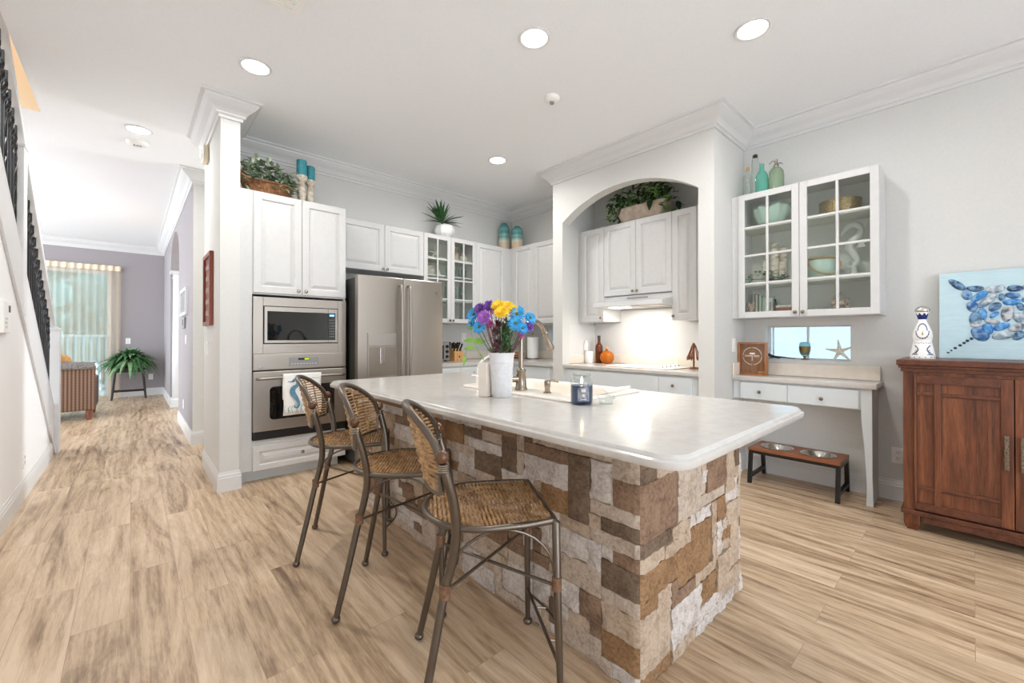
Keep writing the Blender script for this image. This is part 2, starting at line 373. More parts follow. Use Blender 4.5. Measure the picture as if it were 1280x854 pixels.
# niche wall with the arch
ya, yb, zs, zt = 1.54, 3.03, 2.452, 2.69
arc = []
cx = (ya + yb) / 2; hw = (yb - ya) / 2; rr = (hw * hw + (zt - zs) ** 2) / (2 * (zt - zs)); a0 = math.asin(hw / rr)
for i in range(25):
    a = -a0 + 2 * a0 * i / 24; arc.append((cx + rr * math.sin(a), zt - rr + rr * math.cos(a)))
b = MB()
b.box(3.5, 3.62, 1.412, ya, 0, 3.05); b.box(3.5, 3.62, yb, 3.17, 0, 3.05)
for (p, q) in zip(arc, arc[1:]):
    vs = [(3.5, p[0], p[1]), (3.5, q[0], q[1]), (3.5, q[0], 3.05), (3.5, p[0], 3.05)]
    b.rings([[Vector(v) for v in vs], [Vector(v) + Vector((.12, 0, 0)) for v in vs]])
b.box(3.62, 4.17, 3.09, 3.17, 0, 3.05); b.box(3.62, 4.17, 1.412, 1.48, 0, 3.05)
bmesh.ops.remove_doubles(b.b, verts=b.b.verts, dist=1e-4)
struct('wall_niche', b, 'wall')
# under-stair wall on the left
sl = .757
def zlow(y): return (6.378 - y) * sl
b = MB(); yt = 6.378 - 3.05 / sl
b.prism([(-3.2, 0), (6.378, 0), (yt, 3.05), (-3.2, 3.05)], -.66, -.59, 'X'); struct('wall_left', b, 'leftwall')
# hall wall with arch
b = MB(); h0, h1, zsp, ztp = 7.7, 9.45, 2.34, 2.86
b.box(.505, .64, 5.84, h0, 0, 3.05); b.box(.505, .64, h1, 11.45, 0, 3.05)
pr = None
for i in range(21):
    t = PI * i / 20; p = ((h0 + h1) / 2 - (h1 - h0) / 2 * math.cos(t), zsp + (ztp - zsp) * math.sin(t))
    if pr:
        vs = [(.505, pr[0], pr[1]), (.505, p[0], p[1]), (.505, p[0], 3.05), (.505, pr[0], 3.05)]
        b.rings([[Vector(v) for v in vs], [Vector(v) + Vector((.135, 0, 0)) for v in vs]])
    pr = p
struct('wall_hall', b, 'lav')
b = MB(); b.box(.5052, 6.2, 5.8399, 5.99, 0, 3.05); struct('wall_passage', b, 'wall')
glazed('added_opening_study', False, 2.25, 5.99, 11.45, 4, 2.6)  # unseen glazing added to let daylight into the dark room beyond the arch
b = MB(); b.box(2.2, 2.3, 5.99, 11.6, 2.6, 3.05); struct('wall_study', b, 'wall')
# far wall with the sliding door opening
b = MB(); b.box(-.3, .64, 11.45, 11.6, 0, 3.05); b.box(-4.6, -2.1, 11.45, 11.6, 0, 3.05); b.box(-2.1, -.3, 11.45, 11.6, 2.5, 3.05); b.box(.64, 2.2, 11.45, 11.6, 0, 3.05)
struct('wall_far', b, 'lav')
b = MB()
for x in (-2.1, -1.23, -.36): b.box(x, x + .06, 11.5, 11.56, 0, 2.5)

for x in (-2.04, -1.17): b.box(x, x + .81, 11.502, 11.558, 0, .06); b.box(x, x + .81, 11.502, 11.558, 2.44, 2.5)
w = struct('window_2', b, 'trim')
b = MB(); b.box(-2.05, -.35, 11.525, 11.531, .05, 2.45); b.build('pane', 'tint', w)
# kitchen window: aluminium sliding frame and sill
b = MB(); F = .012
b.box(4.262, 4.29, .647, .647 + F, 1.008, 1.297); b.box(4.262, 4.29, 1.241 - F, 1.241, 1.008, 1.297); b.box(4.262, 4.29, .647 + F, 1.241 - F, 1.008, 1.008 + F); b.box(4.262, 4.29, .647 + F, 1.241 - F, 1.297 - F, 1.297)
b.box(4.256, 4.284, .94, .953, 1.0205, 1.2845); b.box(4.264, 4.288, 1.205, 1.214, 1.0205, 1.2845)
w = struct('window_1', b, 'trim')
b = MB(); b.box(4.273, 4.277, .65, 1.238, 1.012, 1.293); b.build('pane', 'frost', w)
b = MB(); b.box(4.262, 4.29, 3.3, 3.312, 1.08, 1.302); b.box(4.262, 4.29, 3.84, 3.852, 1.08, 1.302); b.box(4.262, 4.29, 3.312, 3.84, 1.08, 1.092); b.box(4.262, 4.29, 3.312, 3.84, 1.29, 1.302); b.box(4.264, 4.285, 3.57, 3.582, 1.0925, 1.2895)
w = struct('window_3', b, 'trim'); b = MB(); b.box(4.273, 4.277, 3.305, 3.847, 1.085, 1.297); b.build('pane', 'frost', w)
# glazed doors behind the camera and at passage end, plus added daylight opening
glazed('door_1', True, -3.15, -.6, 2.0, 3, 2.7)
b = MB(); b.box(-.66, 2.0, -3.2, -3.1, 2.7, 3.05); b.box(2.0, 4.32, -3.2, -3.1, 0, 3.05); struct('wall_rear_light_block', b, 'wall')  # unseen; solid right part added to keep daylight off the right wall
glazed('added_opening_right', False, 4.24, -3.1, -2.0, 1, 2.6)  # unseen opening added in the right wall to brighten the ceiling
glazed('door_2', False, 6.15, 4.85, 5.84, 1, 2.5)
b = MB(); b.box(4.32, 6.2, 4.75, 4.85, 0, 3.05); struct('wall_passage_side', b, 'wall')

# mouldings
sweep('trim_1', [(.505, 4.85), (.505, 3.915), (.635, 3.915), (.635, 4.6), (4.17, 4.6), (4.17, 3.17), (3.5, 3.17), (3.5, 1.412), (4.17, 1.412), (4.17, -3.1)], CROWN, 'trim')
sweep('trim_2', [(-4.6, 11.45), (.505, 11.45), (.505, 5.84), (6.1, 5.84)], CROWN, 'trim')
sweep('baseboard_right', [(3.5, 1.62), (3.5, 1.412), (4.17, 1.412), (4.17, -2.0)], BASE, 'trim')
sweep('baseboard_column', [(.505, 4.85), (.505, 3.915), (.637, 3.915), (.637, 3.972)], BASE, 'trim')
sweep('baseboard_hall', [(.505, 7.7), (.505, 5.84), (6.1, 5.84)], BASE, 'trim')
sweep('baseboard_far', [(-.29, 11.45), (.505, 11.45), (.505, 9.45), (.64, 9.45)], BASE, 'trim')
sweep('baseboard_left', [(-.59, -3.1), (-.59, 6.19)], BASE, 'trim')

# column standing in the hall arch
t = thing('tuscan_column', 'round white column carrying the hall archway', 'column', (.62, 9.3, 0))
b = MB(); b.box(-.13, .13, -.13, .13, 0, .09); b.lathe([(.12, .09), (.125, .11), (.11, .135), (.1, .15)], 24); b.build('plinth', 'trim', t, True)
b = MB(); b.lathe([(.098, .15), (.1, .8), (.09, 2.18), (.088, 2.22)], 24); b.build('shaft', 'trim', t, True)
b = MB(); b.lathe([(.088, 2.2), (.1, 2.21), (.1, 2.23), (.09, 2.24), (.09, 2.27), (.12, 2.29)], 24); b.box(-.13, .13, -.13, .13, 2.29, 2.335); b.build('capital', 'trim', t, True)

# ================================================================ STAIRCASE
st = thing('staircase', 'white closed staircase rising at the left with black iron balusters', 'staircase', (-.6, 6.378, 0))
def L(y, z, x=0): return (x, y - 6.378, z)
def zc(y): return zlow(y) + .455
def zr(y): return 1.27 + (6.52 - y) * .785
b = MB(); b.prism([(0, .0), (.03, 0), (.03, .46), (2.6 - 6.378, (6.378 - 2.6) * sl + .45), (2.6 - 6.378, (6.378 - 2.6) * sl)], -.05, .012, 'X'); b.build('stringer', 'trim', st)
b = MB()
for (z0, w_, h_) in ((-.005, .024, .035),):
    b.prism([(-.01, z0), (.03, z0 - .02), (.03, z0 + h_ - .02), (2.6 - 6.378, (6.378 - 2.6) * sl + h_), (2.6 - 6.378, (6.378 - 2.6) * sl)], .012, .026, 'X')
b.build('lower_moulding', 'trim', st)
b = MB(); b.prism([(.04, .44), (.04, .47), (2.6 - 6.378, (6.378 - 2.6) * sl + .485), (2.6 - 6.378, (6.378 - 2.6) * sl + .45)], -.075, .012, 'X'); b.build('stringer_cap', 'trim', st)
b = MB()
y0, y1 = 6.52, 3.6
b.prism([(y0 - 6.378, zr(y0) - .045), (y0 - 6.378, zr(y0) + .02), (y1 - 6.378, zr(y1) + .02), (y1 - 6.378, zr(y1) - .045)], -.06, .012, 'X', .008); b.build('handrail', 'trim', st)
def post(y, z0, z1, w, xr):
    b = MB(); c = y - 6.378; xl = xr - w
    b.box(xl, xr, c - w / 2, c + w / 2, z0, z1, .004); b.box(xl - .006, xr + .006, c - w / 2 - .006, c + w / 2 + .006, z1 + .0005, z1 + .02, .004)
    q = lambda i: [(xl + i, c - w / 2 + i, z1 + .02 + i * .6), (xr - i, c - w / 2 + i, z1 + .02 + i * .6), (xr - i, c + w / 2 - i, z1 + .02 + i * .6), (xl + i, c + w / 2 - i, z1 + .02 + i * .6)]
    b.rings([q(.004), q(.04)]); b.build('newel_post', 'trim', st, angle=30)
post(6.43, 0, 1.27, .1, .05); post(4.72, 1.36, 2.59, .13, .016)
y = 6.3; k = 0
while y > 3.75:
    if abs(y - 4.75) > .1:
        b = MB(); z0, z1 = zc(y) + .02, zr(y) - .03; yl = y - 6.378; n = 26; r = []
        for i in range(n + 1):
            z = lerp(z0, z1, i / n); a = i * .7 if .62 < i / n < .9 else 0; w = .0075
            r.append([(-.022 + w * math.sqrt(2) * math.cos(a + PI / 4 + q * PI / 2), yl + w * math.sqrt(2) * math.sin(a + PI / 4 + q * PI / 2), z) for q in range(4)])
        b.rings(r)
        if k % 3 == 1:   # scrolled panel baluster
            zm = lerp(z0, z1, .45)
            for s_ in (-1, 1):
                for q in range(3):
                    pts = [(-.022, yl + s_ * (.006 + .03 * math.sin(PI * u / 10)), zm + (q - 1) * .13 + .12 * (u / 10 - .5)) for u in range(11)]
                    b.tube(pts, .005, 6)
        b.build('baluster', 'black', st)
    y -= .105; k += 1
b = MB()
for i in range(13):
    y = 6.25 - i * .25
    b.box(-1.15, -.06, y - .27 - 6.378, y - 6.378, max(0, (i) * .19 - .02), (i + 1) * .19)
b.build('steps', 'trim', st)
b = MB(); b.box(-1.85, -1.78, -3.2, 5.6, 0, 3.05); struct('wall_stair', b, 'wall')

# ================================================================ CEILING FIXTURES
CANL = ['round white recessed ceiling light nearest the column, above the bar stools end', 'round recessed ceiling light above the island, nearest the top edge of the photo centre',
        'round recessed ceiling light at upper right, towards the glass display cabinet', 'round recessed ceiling light in the hallway beside the smoke alarm', 'round recessed ceiling light over the corner cabinets and sink side']
for (x, y), lb in zip(CANS, CANL):
    t = thing('recessed_light', lb, 'ceiling light', (x, y, 3.05), 0, 'recessed ceiling lights')
    b = MB(); b.lathe([(.078, -.001), (.098, -.001), (.1, -.006), (.094, -.011), (.082, -.009), (.078, -.003)], 32, cap0=False, cap1=False); b.build('trim_ring', 'trim', t, True)
    b = MB(); b.lathe([(.08, -.004), (.08, -.0035)], 32); b.build('lens', 'lamp', t)
    ld = bpy.data.lights.new('downlight', 'AREA'); ld.shape = 'DISK'; ld.size = .15; ld.energy = CAN_POWER; ld.color = (1, .985, .96); ld.spread = math.radians(165)
    lo = bpy.data.objects.new('downlight', ld); C.objects.link(lo); lo.parent = t; lo.location = (0, 0, -.012)
def alarm(x, y, lb, r=.065, dome=False):
    t = thing('smoke_alarm', lb, 'smoke alarm', (x, y, 3.05))
    b = MB(); b.lathe([(r, 0), (r, -.012), (r * .92, -.022), (r * .6, -.034), (r * .3, -.036)], 28); b.build('housing', 'white', t, True)
    b = MB()
    if dome: b.lathe([(.016, -.034), (.018, -.045), (.012, -.052)], 16); b.build('sensor', 'grey', t, True)
    else:
        for k in range(3): b.box(-.03 + k * .022, -.018 + k * .022, -.03, .01, -.036, -.0335)
        b.build('grille', 'grey', t)
alarm(.036, 5.33, 'round white smoke alarm on the hallway ceiling', .085)
alarm(2.396, 2.18, 'small round white ceiling sensor between the island and arch', .06, True)
t = thing('ceiling_vent', 'white ceiling air vent cut by the top edge of the photo', 'vent', (.53, 2.5, 3.05))
b = MB(); b.box(-.17, .17, -.1, .1, -.008, 0, .003); b.build('frame', 'white', t)
for k in range(7):
    b = MB(); b.box(-.14, .14, -.075 + k * .024, -.06 + k * .024, -.014, -.007); b.build('slat', 'white', t)

# ================================================================ WALL FITTINGS
def on_wall(name, label, cat, loc, rz, group=None): return thing(name, label, cat, loc, rz, group)
# local frame: x along the wall, -y out of the wall
def outlet(loc, rz, lb, group='wall outlets'):
    t = thing('power_outlet', lb, 'outlet', loc, rz)
    b = MB(); b.box(-.036, .036, -.006, 0, -.058, .058, .002); b.build('cover_plate', 'white', t)
    for s_ in (-1, 1):
        b = MB(); b.lathe([(.017, 0), (.017, .003), (.015, .004)], 16, (0, -.006, s_ * .021), 'Y'); o = b.build('socket', 'white', t)
        b = MB()
        for dx in (-.007, .007): b.box(dx - .0015, dx + .0015, -.0112, -.0102, s_ * .021, s_ * .021 + .009)
        b.box(-.002, .002, -.0112, -.0102, s_ * .021 - .009, s_ * .021 - .005); b.build('slots', 'black', o)
def switch(loc, rz, lb, n=1):
    t = thing('light_switch', lb, 'light switch', loc, rz)
    w = .036 * n if n > 1 else .036
    b = MB(); b.box(-w, w, -.006, 0, -.058, .058, .002); b.build('cover_plate', 'white', t)
    for i in range(n):
        x = (i - (n - 1) / 2) * .046
        b = MB(); b.box(x - .0165, x + .0165, -.01, -.005, -.033, .033, .002); b.build('rocker', 'white', t)
outlet((4.17, .375, .33), -PI / 2, 'white duplex outlet on the right wall beside the brown buffet')
outlet((-.59, 4.725, .29), PI / 2, 'white outlet low on the left wall under the stairs')
outlet((.505, 6.9, .33), -PI / 2, 'white outlet low on the lavender hallway wall')
outlet((.3, 11.45, .38), 0, 'white outlet on the far lavender wall behind the plant stand')
outlet((-.05, 11.45, 1.12), 0, 'white plate on the far lavender wall above the fern')
switch((3.9, 1.412, 1.13), 0, 'white double light switch on the pillar side above the desk', 1)
outlet((3.95, 3.09, 1.13), 0, 'white outlet in the cooking niche behind the plug-in warmer')
switch((.505, 4.6, 1.1), -PI / 2, 'white light switch under the red wooden plaque')
switch((.505, 6.6, 1.17), -PI / 2, 'white light switch below the small hallway keypads')
switch((3.3, 4.6, 1.2), 0, 'white outlet plate on the backsplash above the paper towels')
# keypad on the left wall
t = on_wall('alarm_keypad', 'white alarm keypad with a dark screen on the left wall', 'keypad', (-.59, 4.05, 1.325), PI / 2)
b = MB(); b.box(-.13, .075, -.022, 0, -.1, .1, .006); b.build('housing', 'white', t)
b = MB(); b.box(.0, .05, -.0235, -.0215, .03, .072); b.build('screen', 'darkside', t)
b = MB()
for i in range(3):
    for j in range(3): b.box(-.1 + i * .022, -.085 + i * .022, -.0245, -.0215, -.07 + j * .025, -.056 + j * .025)
b.build('buttons', 'key', t)
# chime and strip high on the column wall
t = on_wall('door_chime', 'beige alarm siren box high on the column wall', 'siren', (.505, 4.62, 2.83), -PI / 2)
b = MB(); b.box(-.07, .07, -.045, 0, -.07, .07, .012, 3); b.build('housing', 'offwhite', t, True); b = MB(); b.lathe([(.04, 0), (.04, .012), (.03, .016)], 20, (0, -.044, 0), 'Y'); b.build('front_cover', 'white', t, True)
# red wooden plaque
t = on_wall('carved_plaque', 'narrow red-brown wooden sign with white lettering on the column wall', 'wall sign', (.505, 4.47, 1.61), -PI / 2)
b = MB(); w, h = .215, .31
frame(b, -w, w, -.03, 0, -h, h, .035, .003); b.build('frame', 'plaquewood', t)
b = MB(); b.box(-w + .03, w - .03, -.012, 0, -h + .03, h - .03); b.build('board', 'plaquewood', t)
random.seed(5); b = MB()
for i in range(5):
    z = .2 - i * .1
    for j in range(6):
        x = -.15 + j * .05; k = random.choice((0, 1, 2))
        b.box(x, x + .006, -.0145, -.012, z - .02, z + .02)
        if k != 1: b.box(x, x + .028, -.0145, -.012, z + .014, z + .02)
        if k != 0: b.box(x, x + .028, -.0145, -.012, z - .02, z - .014)
        if k == 2: b.box(x + .022, x + .028, -.0145, -.012, z - .02, z + .02)
b.build('lettering', 'letter_box', t)
# white framed panel and two keypads in the hallway
t = on_wall('framed_panel', 'white framed grey panel on the lavender hallway wall', 'picture', (.505, 6.75, 1.64), -PI / 2)
b = MB(); w, h = .38, .17
frame(b, -w, w, -.03, 0, -h, h, .042, .003); b.build('frame', 'trim', t)
b = MB(); b.box(-w + .04, w - .04, -.014, 0, -h + .03, h - .03); b.build('panel', 'grey', t)
t = on_wall('hall_keypad', 'small grey thermostat under the white framed hallway panel', 'thermostat', (.505, 6.75, 1.38), -PI / 2)
b = MB(); b.box(-.13, .13, -.022, 0, -.07, .07, .006); b.build('housing', 'grey', t); b = MB(); b.box(-.09, .0, -.024, -.021, -.03, .045); b.build('screen', 'darkside', t)

# ================================================================ CABINETRY
def panel_door(x0, x1, z0, z1, t=.02, fr=.055, flat=False):
    """raised-panel door leaf, front at y = -t"""
    b = MB()
    def ring(i, y): return [(x0 + i, y, z0 + i), (x1 - i, y, z0 + i), (x1 - i, y, z1 - i), (x0 + i, y, z1 - i)]
    if flat: pr = [(0, 0), (0, -t + .004), (.004, -t), (.012, -t)]
    else: pr = [(0, 0), (0, -t + .004), (.004, -t), (fr, -t), (fr + .006, -t + .004), (fr + .008, -t + .011), (fr + .014, -t + .011), (fr + .038, -t + .001), (fr + .042, -t)]
    b.rings([ring(i, y) for i, y in pr]); return b
def knob(parent, x, z, y=-.02, r=.0135, m='nickel'):
    b = MB(); b.lathe([(.005, 0), (.005, .012), (r, .016), (r * 1.08, .021), (r * .8, .027), (r * .3, .029)], 14, (x, y, z), 'Y'); return b.build('knob', m, parent, True)
def add_door(t, x0, x1, z0, z1, kn=None, name='door', fr=.055, flat=False, m='cab'):
    d = panel_door(x0 + .0015, x1 - .0015, z0 + .0015, z1 - .0015, fr=fr, flat=flat).build(name, m, t)
    if kn: knob(d, *kn)
    return d
def add_glass_door(t, x0, x1, z0, z1, cols, rows, kn=None, fr=.05):
    b = MB(); T = .02; g = .0015; x0 += g; x1 -= g; z0 += g; z1 -= g
    b.box(x0, x0 + fr, -T, 0, z0, z1, .003); b.box(x1 - fr, x1, -T, 0, z0, z1, .003); b.box(x0 + fr, x1 - fr, -T, 0, z1 - fr, z1, .003); b.box(x0 + fr, x1 - fr, -T, 0, z0, z0 + fr, .003)
    for i in range(1, cols):
        x = lerp(x0 + fr, x1 - fr, i / cols); b.box(x - .009, x + .009, -T, -.004, z0 + fr, z1 - fr, .003)
    for j in range(1, rows):
        z = lerp(z0 + fr, z1 - fr, j / rows); b.box(x0 + fr, x1 - fr, -T + .001, -.004, z - .009, z + .009, .003)
    d = b.build('door', 'cab', t)
    b = MB(); b.box(x0 + fr, x1 - fr, -.007, -.004, z0 + fr, z1 - fr); b.build('pane', 'glass', d)
    if kn: knob(d, *kn)
    return d
def wall_cab(name, label, loc, rz, w, d, h, doors, group=None, stile=0.0):
    t = thing(name, label, 'cabinet', loc, rz, group)
    b = MB(); b.box(0, w, 0, d, 0, h, .002); b.build('body', 'cab', t)
    for q in doors: add_door(t, *q)
    return t
def open_cab(name, label, loc, rz, w, d, h, shelves, x_in=0.0):
    t = thing(name, label, 'cabinet', loc, rz); T = .018
    b = MB(); b.mi = 0; b.box(0, T + x_in, 0, d, 0, h); b.box(w - T, w, 0, d, 0, h); b.box(T + x_in, w - T, 0, d, h - T, h); b.box(T + x_in, w - T, 0, d, 0, T)
    b.mi = 1; b.box(T + x_in, w - T, d - .008, d, T, h - T); b.build('body', ['cab', 'cabin'], t)
    for z in shelves:
        b = MB(); b.box(T + x_in, w - T, .02, d - .008, z - .018, z); b.build('shelf', 'cabin', t)
    return t
TOP = 2.41
# ---- oven tower
t = thing('oven_tower', 'tall white oven cabinet with two upper doors beside the column', 'cabinet', (.637, 3.98, 0))
b = MB(); wT = .853
b.box(0, .096, 0, .615, .1, TOP, .002); b.box(.096, wT, .0, .615, 1.555, TOP, .002); b.box(wT - .016, wT, 0, .615, .1, 1.56); b.box(.096, wT - .016, .58, .615, .1, 1.56); b.box(.096, wT - .016, 0, .58, .1, .345); b.box(.096, wT - .016, .02, .58, 1.04, 1.058)
b.build('body', 'cab', t)
b = MB(); b.box(0, wT - .04, .075, .6, 0, .1); b.build('toe_kick', 'base', t)
add_door(t, .098, .470, 1.565, TOP - .004, (.440, 1.60)); add_door(t, .470, wT, 1.565, TOP - .004, (.50, 1.60))
d = add_door(t, .098, wT, .095, .30, (.475, .2), 'drawer', .045)
# ---- microwave
t = thing('microwave', 'built-in stainless steel microwave above the wall oven', 'microwave', (.735, 3.955, 1.06))
b = MB(); W_, H_ = .754, .475
b.box(0, .072, 0, .024, 0, H_, .002); b.box(.68, W_, 0, .024, 0, H_, .002); b.box(.072, .68, 0, .024, .4, H_, .002); b.box(.072, .68, 0, .024, 0, .083, .002); b.build('trim_frame', 'steel', t)
b = MB(); b.box(.066, .686, .022, .5, .078, .405); b.build('cavity_case', 'black', t)
b = MB(); b.box(.078, .674, -.012, .02, .088, .395, .004); d = b.build('door', 'steel_l', t)
b = MB(); b.box(.1, .588, -.0155, -.010, .112, .357, .002); b.build('window', 'blackglass', d)
b = MB(); b.box(.588, .652, -.0155, -.010, .112, .357, .002); cp = b.build('control_panel', 'blackglass', t)
b = MB(); b.box(.600, .640, -.0163, -.0153, .328, .343); b.build('display', 'bluescreen', cp)
b = MB()
for i in range(3):
    for j in range(7): b.box(.600 + i * .0155, .609 + i * .0155, -.0163, -.0153, .14 + j * .025, .146 + j * .025)
b.build('keys', 'grey', cp)
b = MB(); b.box(.5875, .589, -.0165, -.011, .09, .393); b.build('door_gap', 'black', t)
# ---- wall oven
t = thing('built_in_oven', 'stainless steel wall oven with a hanging towel', 'oven', (.735, 3.955, .35))
b = MB(); b.box(.004, .75, .025, .57, 0, .705); b.build('case', 'black', t)
b = MB(); b.box(0, .754, -.004, .025, .573, .71, .006); p = b.build('control_panel', 'steel', t)
b = MB(); b.box(.27, .51, -.007, -.0035, .605, .675, .002); k = b.build('keypad', 'grey', p)
b = MB(); b.box(.34, .43, -.0078, -.0065, .65, .668); b.build('display_window', 'black', p)
b = MB()
for (x, w_) in ((.392, .006), (.402, .012), (.418, .008)): b.box(x, x + w_, -.0085, -.0075, .654, .664)
b.build('display', 'screen', p)
b = MB()
for i in range(9): b.box(.282 + i * .0245, .296 + i * .0245, -.0078, -.0065, .615, .622)
b.build('keys', 'key', p)
b = MB(); b.lathe([(.014, 0), (.014, .003), (.011, .004)], 20, (.055, -.004, .6), 'Y'); b.build('maker_badge', 'steel_l', p, True)
b = MB(); b.box(0, .754, -.012, .02, .068, .565, .006); d = b.build('door', 'steel', t)
pts = [(.1, .125), (.62, .125)]
def rrect(x0, x1, z0, z1, r, n=5):
    o = []
    for (cx_, cz_, a_) in ((x1 - r, z1 - r, 0), (x0 + r, z1 - r, 90), (x0 + r, z0 + r, 180), (x1 - r, z0 + r, 270)):
        for i in range(n + 1):
            a = math.radians(a_ + 90 * i / n); o.append((cx_ + r * math.cos(a), cz_ + r * math.sin(a)))
    return o
b = MB(); b.prism(rrect(.12, .645, .16, .435, .03), -.0135, -.011, 'Y'); b.build('window', 'blackglass', d)
b = MB(); b.tube(smoothpath([(.03, -.016, .505), (.045, -.045, .507), (.12, -.052, .51), (.377, -.055, .512), (.63, -.052, .51), (.71, -.045, .507), (.725, -.016, .505)], 5), .0125, 10); b.build('handle', 'steel_l', d, True)
b = MB(); b.box(.004, .75, 0, .02, .0, .062)
b.build('vent', 'black', t)
# ---- towel on the oven handle
t = thing('dish_towel', 'white dish towel printed with a blue seahorse over the oven handle', 'towel', (.735 + .377, 3.90, .87))
def cloth(x0, x1, z0, z1, yo, ph):
    rs = []
    for i in range(15):
        x = lerp(x0, x1, i / 14)
        col = [(x + .004 * math.sin(z_ * 20 + ph), yo - .006 * math.sin(i * .9 + ph) * (1 - (z_ - z0) / (z1 - z0)) - .003, z_) for z_ in [lerp(z0, z1, j / 8) for j in range(9)]]
        rs.append(col)
    return rs
b = MB(); rs = cloth(-.17, .135, -.33, .012, -.012, 0)
for r in rs: r += [(r[-1][0], .0, .02), (r[-1][0], .012, .01), (r[-1][0], .014, -.2)]
b.strip(rs); o = b.build('cloth', 'paper', t, True)
sm = o.modifiers.new('thick', 'SOLIDIFY'); sm.thickness = .003
M['print'] = mottled('seahorse_print', '#6f9aac', '#5580a0', 40, .9); M['print2'] = mottled('coral_print', '#9fb9ad', '#7f9c9f', 40, .9)
b = MB(); fy = -.026
def ribbon(b, pts, w, y):
    pts = smoothpath([(p[0], 0, p[1]) for p in pts], 5); ws = w if hasattr(w, '__len__') else [w] * 2; n = len(pts); rs = []
    for i, p in enumerate(pts):
        tg = (pts[min(i + 1, n - 1)] - pts[max(i - 1, 0)]).normalized(); nn = Vector((tg.z, 0, -tg.x)); f = i / (n - 1) * (len(ws) - 1); k = min(int(f), len(ws) - 2); ww = lerp(ws[k], ws[k + 1], f - k)
        rs.append([(p.x - nn.x * ww, y, p.z - nn.z * ww), (p.x + nn.x * ww, y, p.z + nn.z * ww)])
    b.strip(rs)
ribbon(b, [(-.135, -.045), (-.11, -.047), (-.09, -.042)], [.003, .005], fy)
ribbon(b, [(-.1, -.047), (-.075, -.03), (-.055, -.045), (-.065, -.08), (-.095, -.105), (-.1, -.14), (-.08, -.175), (-.06, -.21), (-.05, -.245), (-.065, -.27), (-.085, -.262), (-.08, -.245)], [.006, .014, .016, .014, .02, .022, .018, .013, .01, .007, .005, .003], fy)
b.build('seahorse_print', 'print', o)
b = MB(); random.seed(3)
for i in range(11):
    x = -.155 + i * .02
    ribbon(b, [(x, -.315), (x + random.uniform(-.02, .02), -.27), (x + random.uniform(-.03, .03), -.235 + random.uniform(-.03, .02))], [.0022, .001], fy + .0004)
for i in range(5): ribbon(b, [(.02 + i * .02, -.02 - .005 * (i % 2)), (.03 + i * .02, -.03), (.036 + i * .02, -.018)], [.002, .001], fy)
b.build('coral_print', 'print2', o)
# ---- refrigerator
t = thing('refrigerator', 'stainless steel french door refrigerator with an ice dispenser', 'refrigerator', (1.527, 3.77, 0))
FW = .905
b = MB(); b.box(.006, FW - .006, .07, .8, .03, 1.755); b.build('case', 'darkside', t)
def bowed(x0, x1, z0, z1, bow=.012):
    b = MB(); n = 10; rs = []
    for i in range(n + 1):
        u = i / n; x = lerp(x0, x1, u); y = -bow * (1 - (2 * u - 1) ** 2) ** .8
        rs.append([(x, .065, z0), (x, y + .004, z0), (x, y, z0 + .006), (x, y, z1 - .006), (x, y + .004, z1), (x, .065, z1)])
    b.rings(rs); return b
dl = bowed(.0, FW / 2 - .0025, .63, 1.775).build('door', 'steel', t, True, 30)
dr = bowed(FW / 2 + .0025, FW, .63, 1.775).build('door', 'steel', t, True, 30)
dz = bowed(.0, FW, .07, .622, .014).build('freezer_drawer', 'steel', t, True, 30)
for d, x in ((dl, FW / 2 - .045), (dr, FW / 2 + .045)):
    b = MB(); b.tube(smoothpath([(x, -.012, .80), (x, -.05, .81), (x, -.062, .9), (x, -.068, 1.24), (x, -.062, 1.6), (x, -.05, 1.69), (x, -.012, 1.70)], 5), .0135, 10); b.build('handle', 'steel_l', d, True)
b = MB(); b.tube(smoothpath([(.08, -.012, .56), (.09, -.05, .56), (.2, -.065, .56), (.7, -.065, .56), (.815, -.05, .56), (.825, -.012, .56)], 5), .0135, 10); b.build('handle', 'steel_l', dz, True)
b = MB(); b.box(.085, .375, -.018, .0, .815, 1.24, .004); dp = b.build('dispenser', 'steel', dl)
b = MB(); b.box(.092, .368, -.024, -.016, 1.115, 1.232, .004); b.build('control_panel', 'steel_l', dp)
M['recess'] = mat('dispenser_recess', '#8d8479', .4, .7)
b = MB(); b.box(.098, .362, -.0195, -.017, .835, 1.105); b.build('recess', 'recess', dp)
b = MB(); b.box(.2, .245, -.032, -.018, .95, 1.10, .004); b.build('paddle', 'chrome', dp)
b = MB(); b.lathe([(.017, 0), (.017, .003), (.013, .004)], 20, (.82, -.008, 1.655), 'Y'); b.build('maker_badge', 'nickel', dr, True)
b = MB(); b.box(.02, FW - .02, .03, .1, .0, .07); b.build('kick_grille', 'black', t)
# ---- wall cabinets along the back wall (face y = 4.27)
D = .328
wall_cab('upper_cabinet', 'short white double-door cabinet above the refrigerator', (1.492, 4.27, 1.90), 0, .998, D, TOP - 1.90, [(.02, .52, 0, TOP - 1.90, (.495, .03)), (.52, .998, 0, TOP - 1.90, (.545, .03))])
gcab = open_cab('glass_cabinet', 'white glass-door cabinet between the refrigerator and the corner', (2.49, 4.27, 1.37), 0, .753, D, TOP - 1.37, [.28, .577, .785])
add_glass_door(gcab, 0, .375, 0, TOP - 1.37, 2, 4, (.352, .03)); add_glass_door(gcab, .375, .753, 0, TOP - 1.37, 2, 4, (.398, .03))
t = wall_cab('upper_cabinet', 'white single-door wall cabinet running into the room corner', (3.243, 4.27, 1.37), 0, .607, D, TOP - 1.37, [(0, .5, 0, TOP - 1.37)])
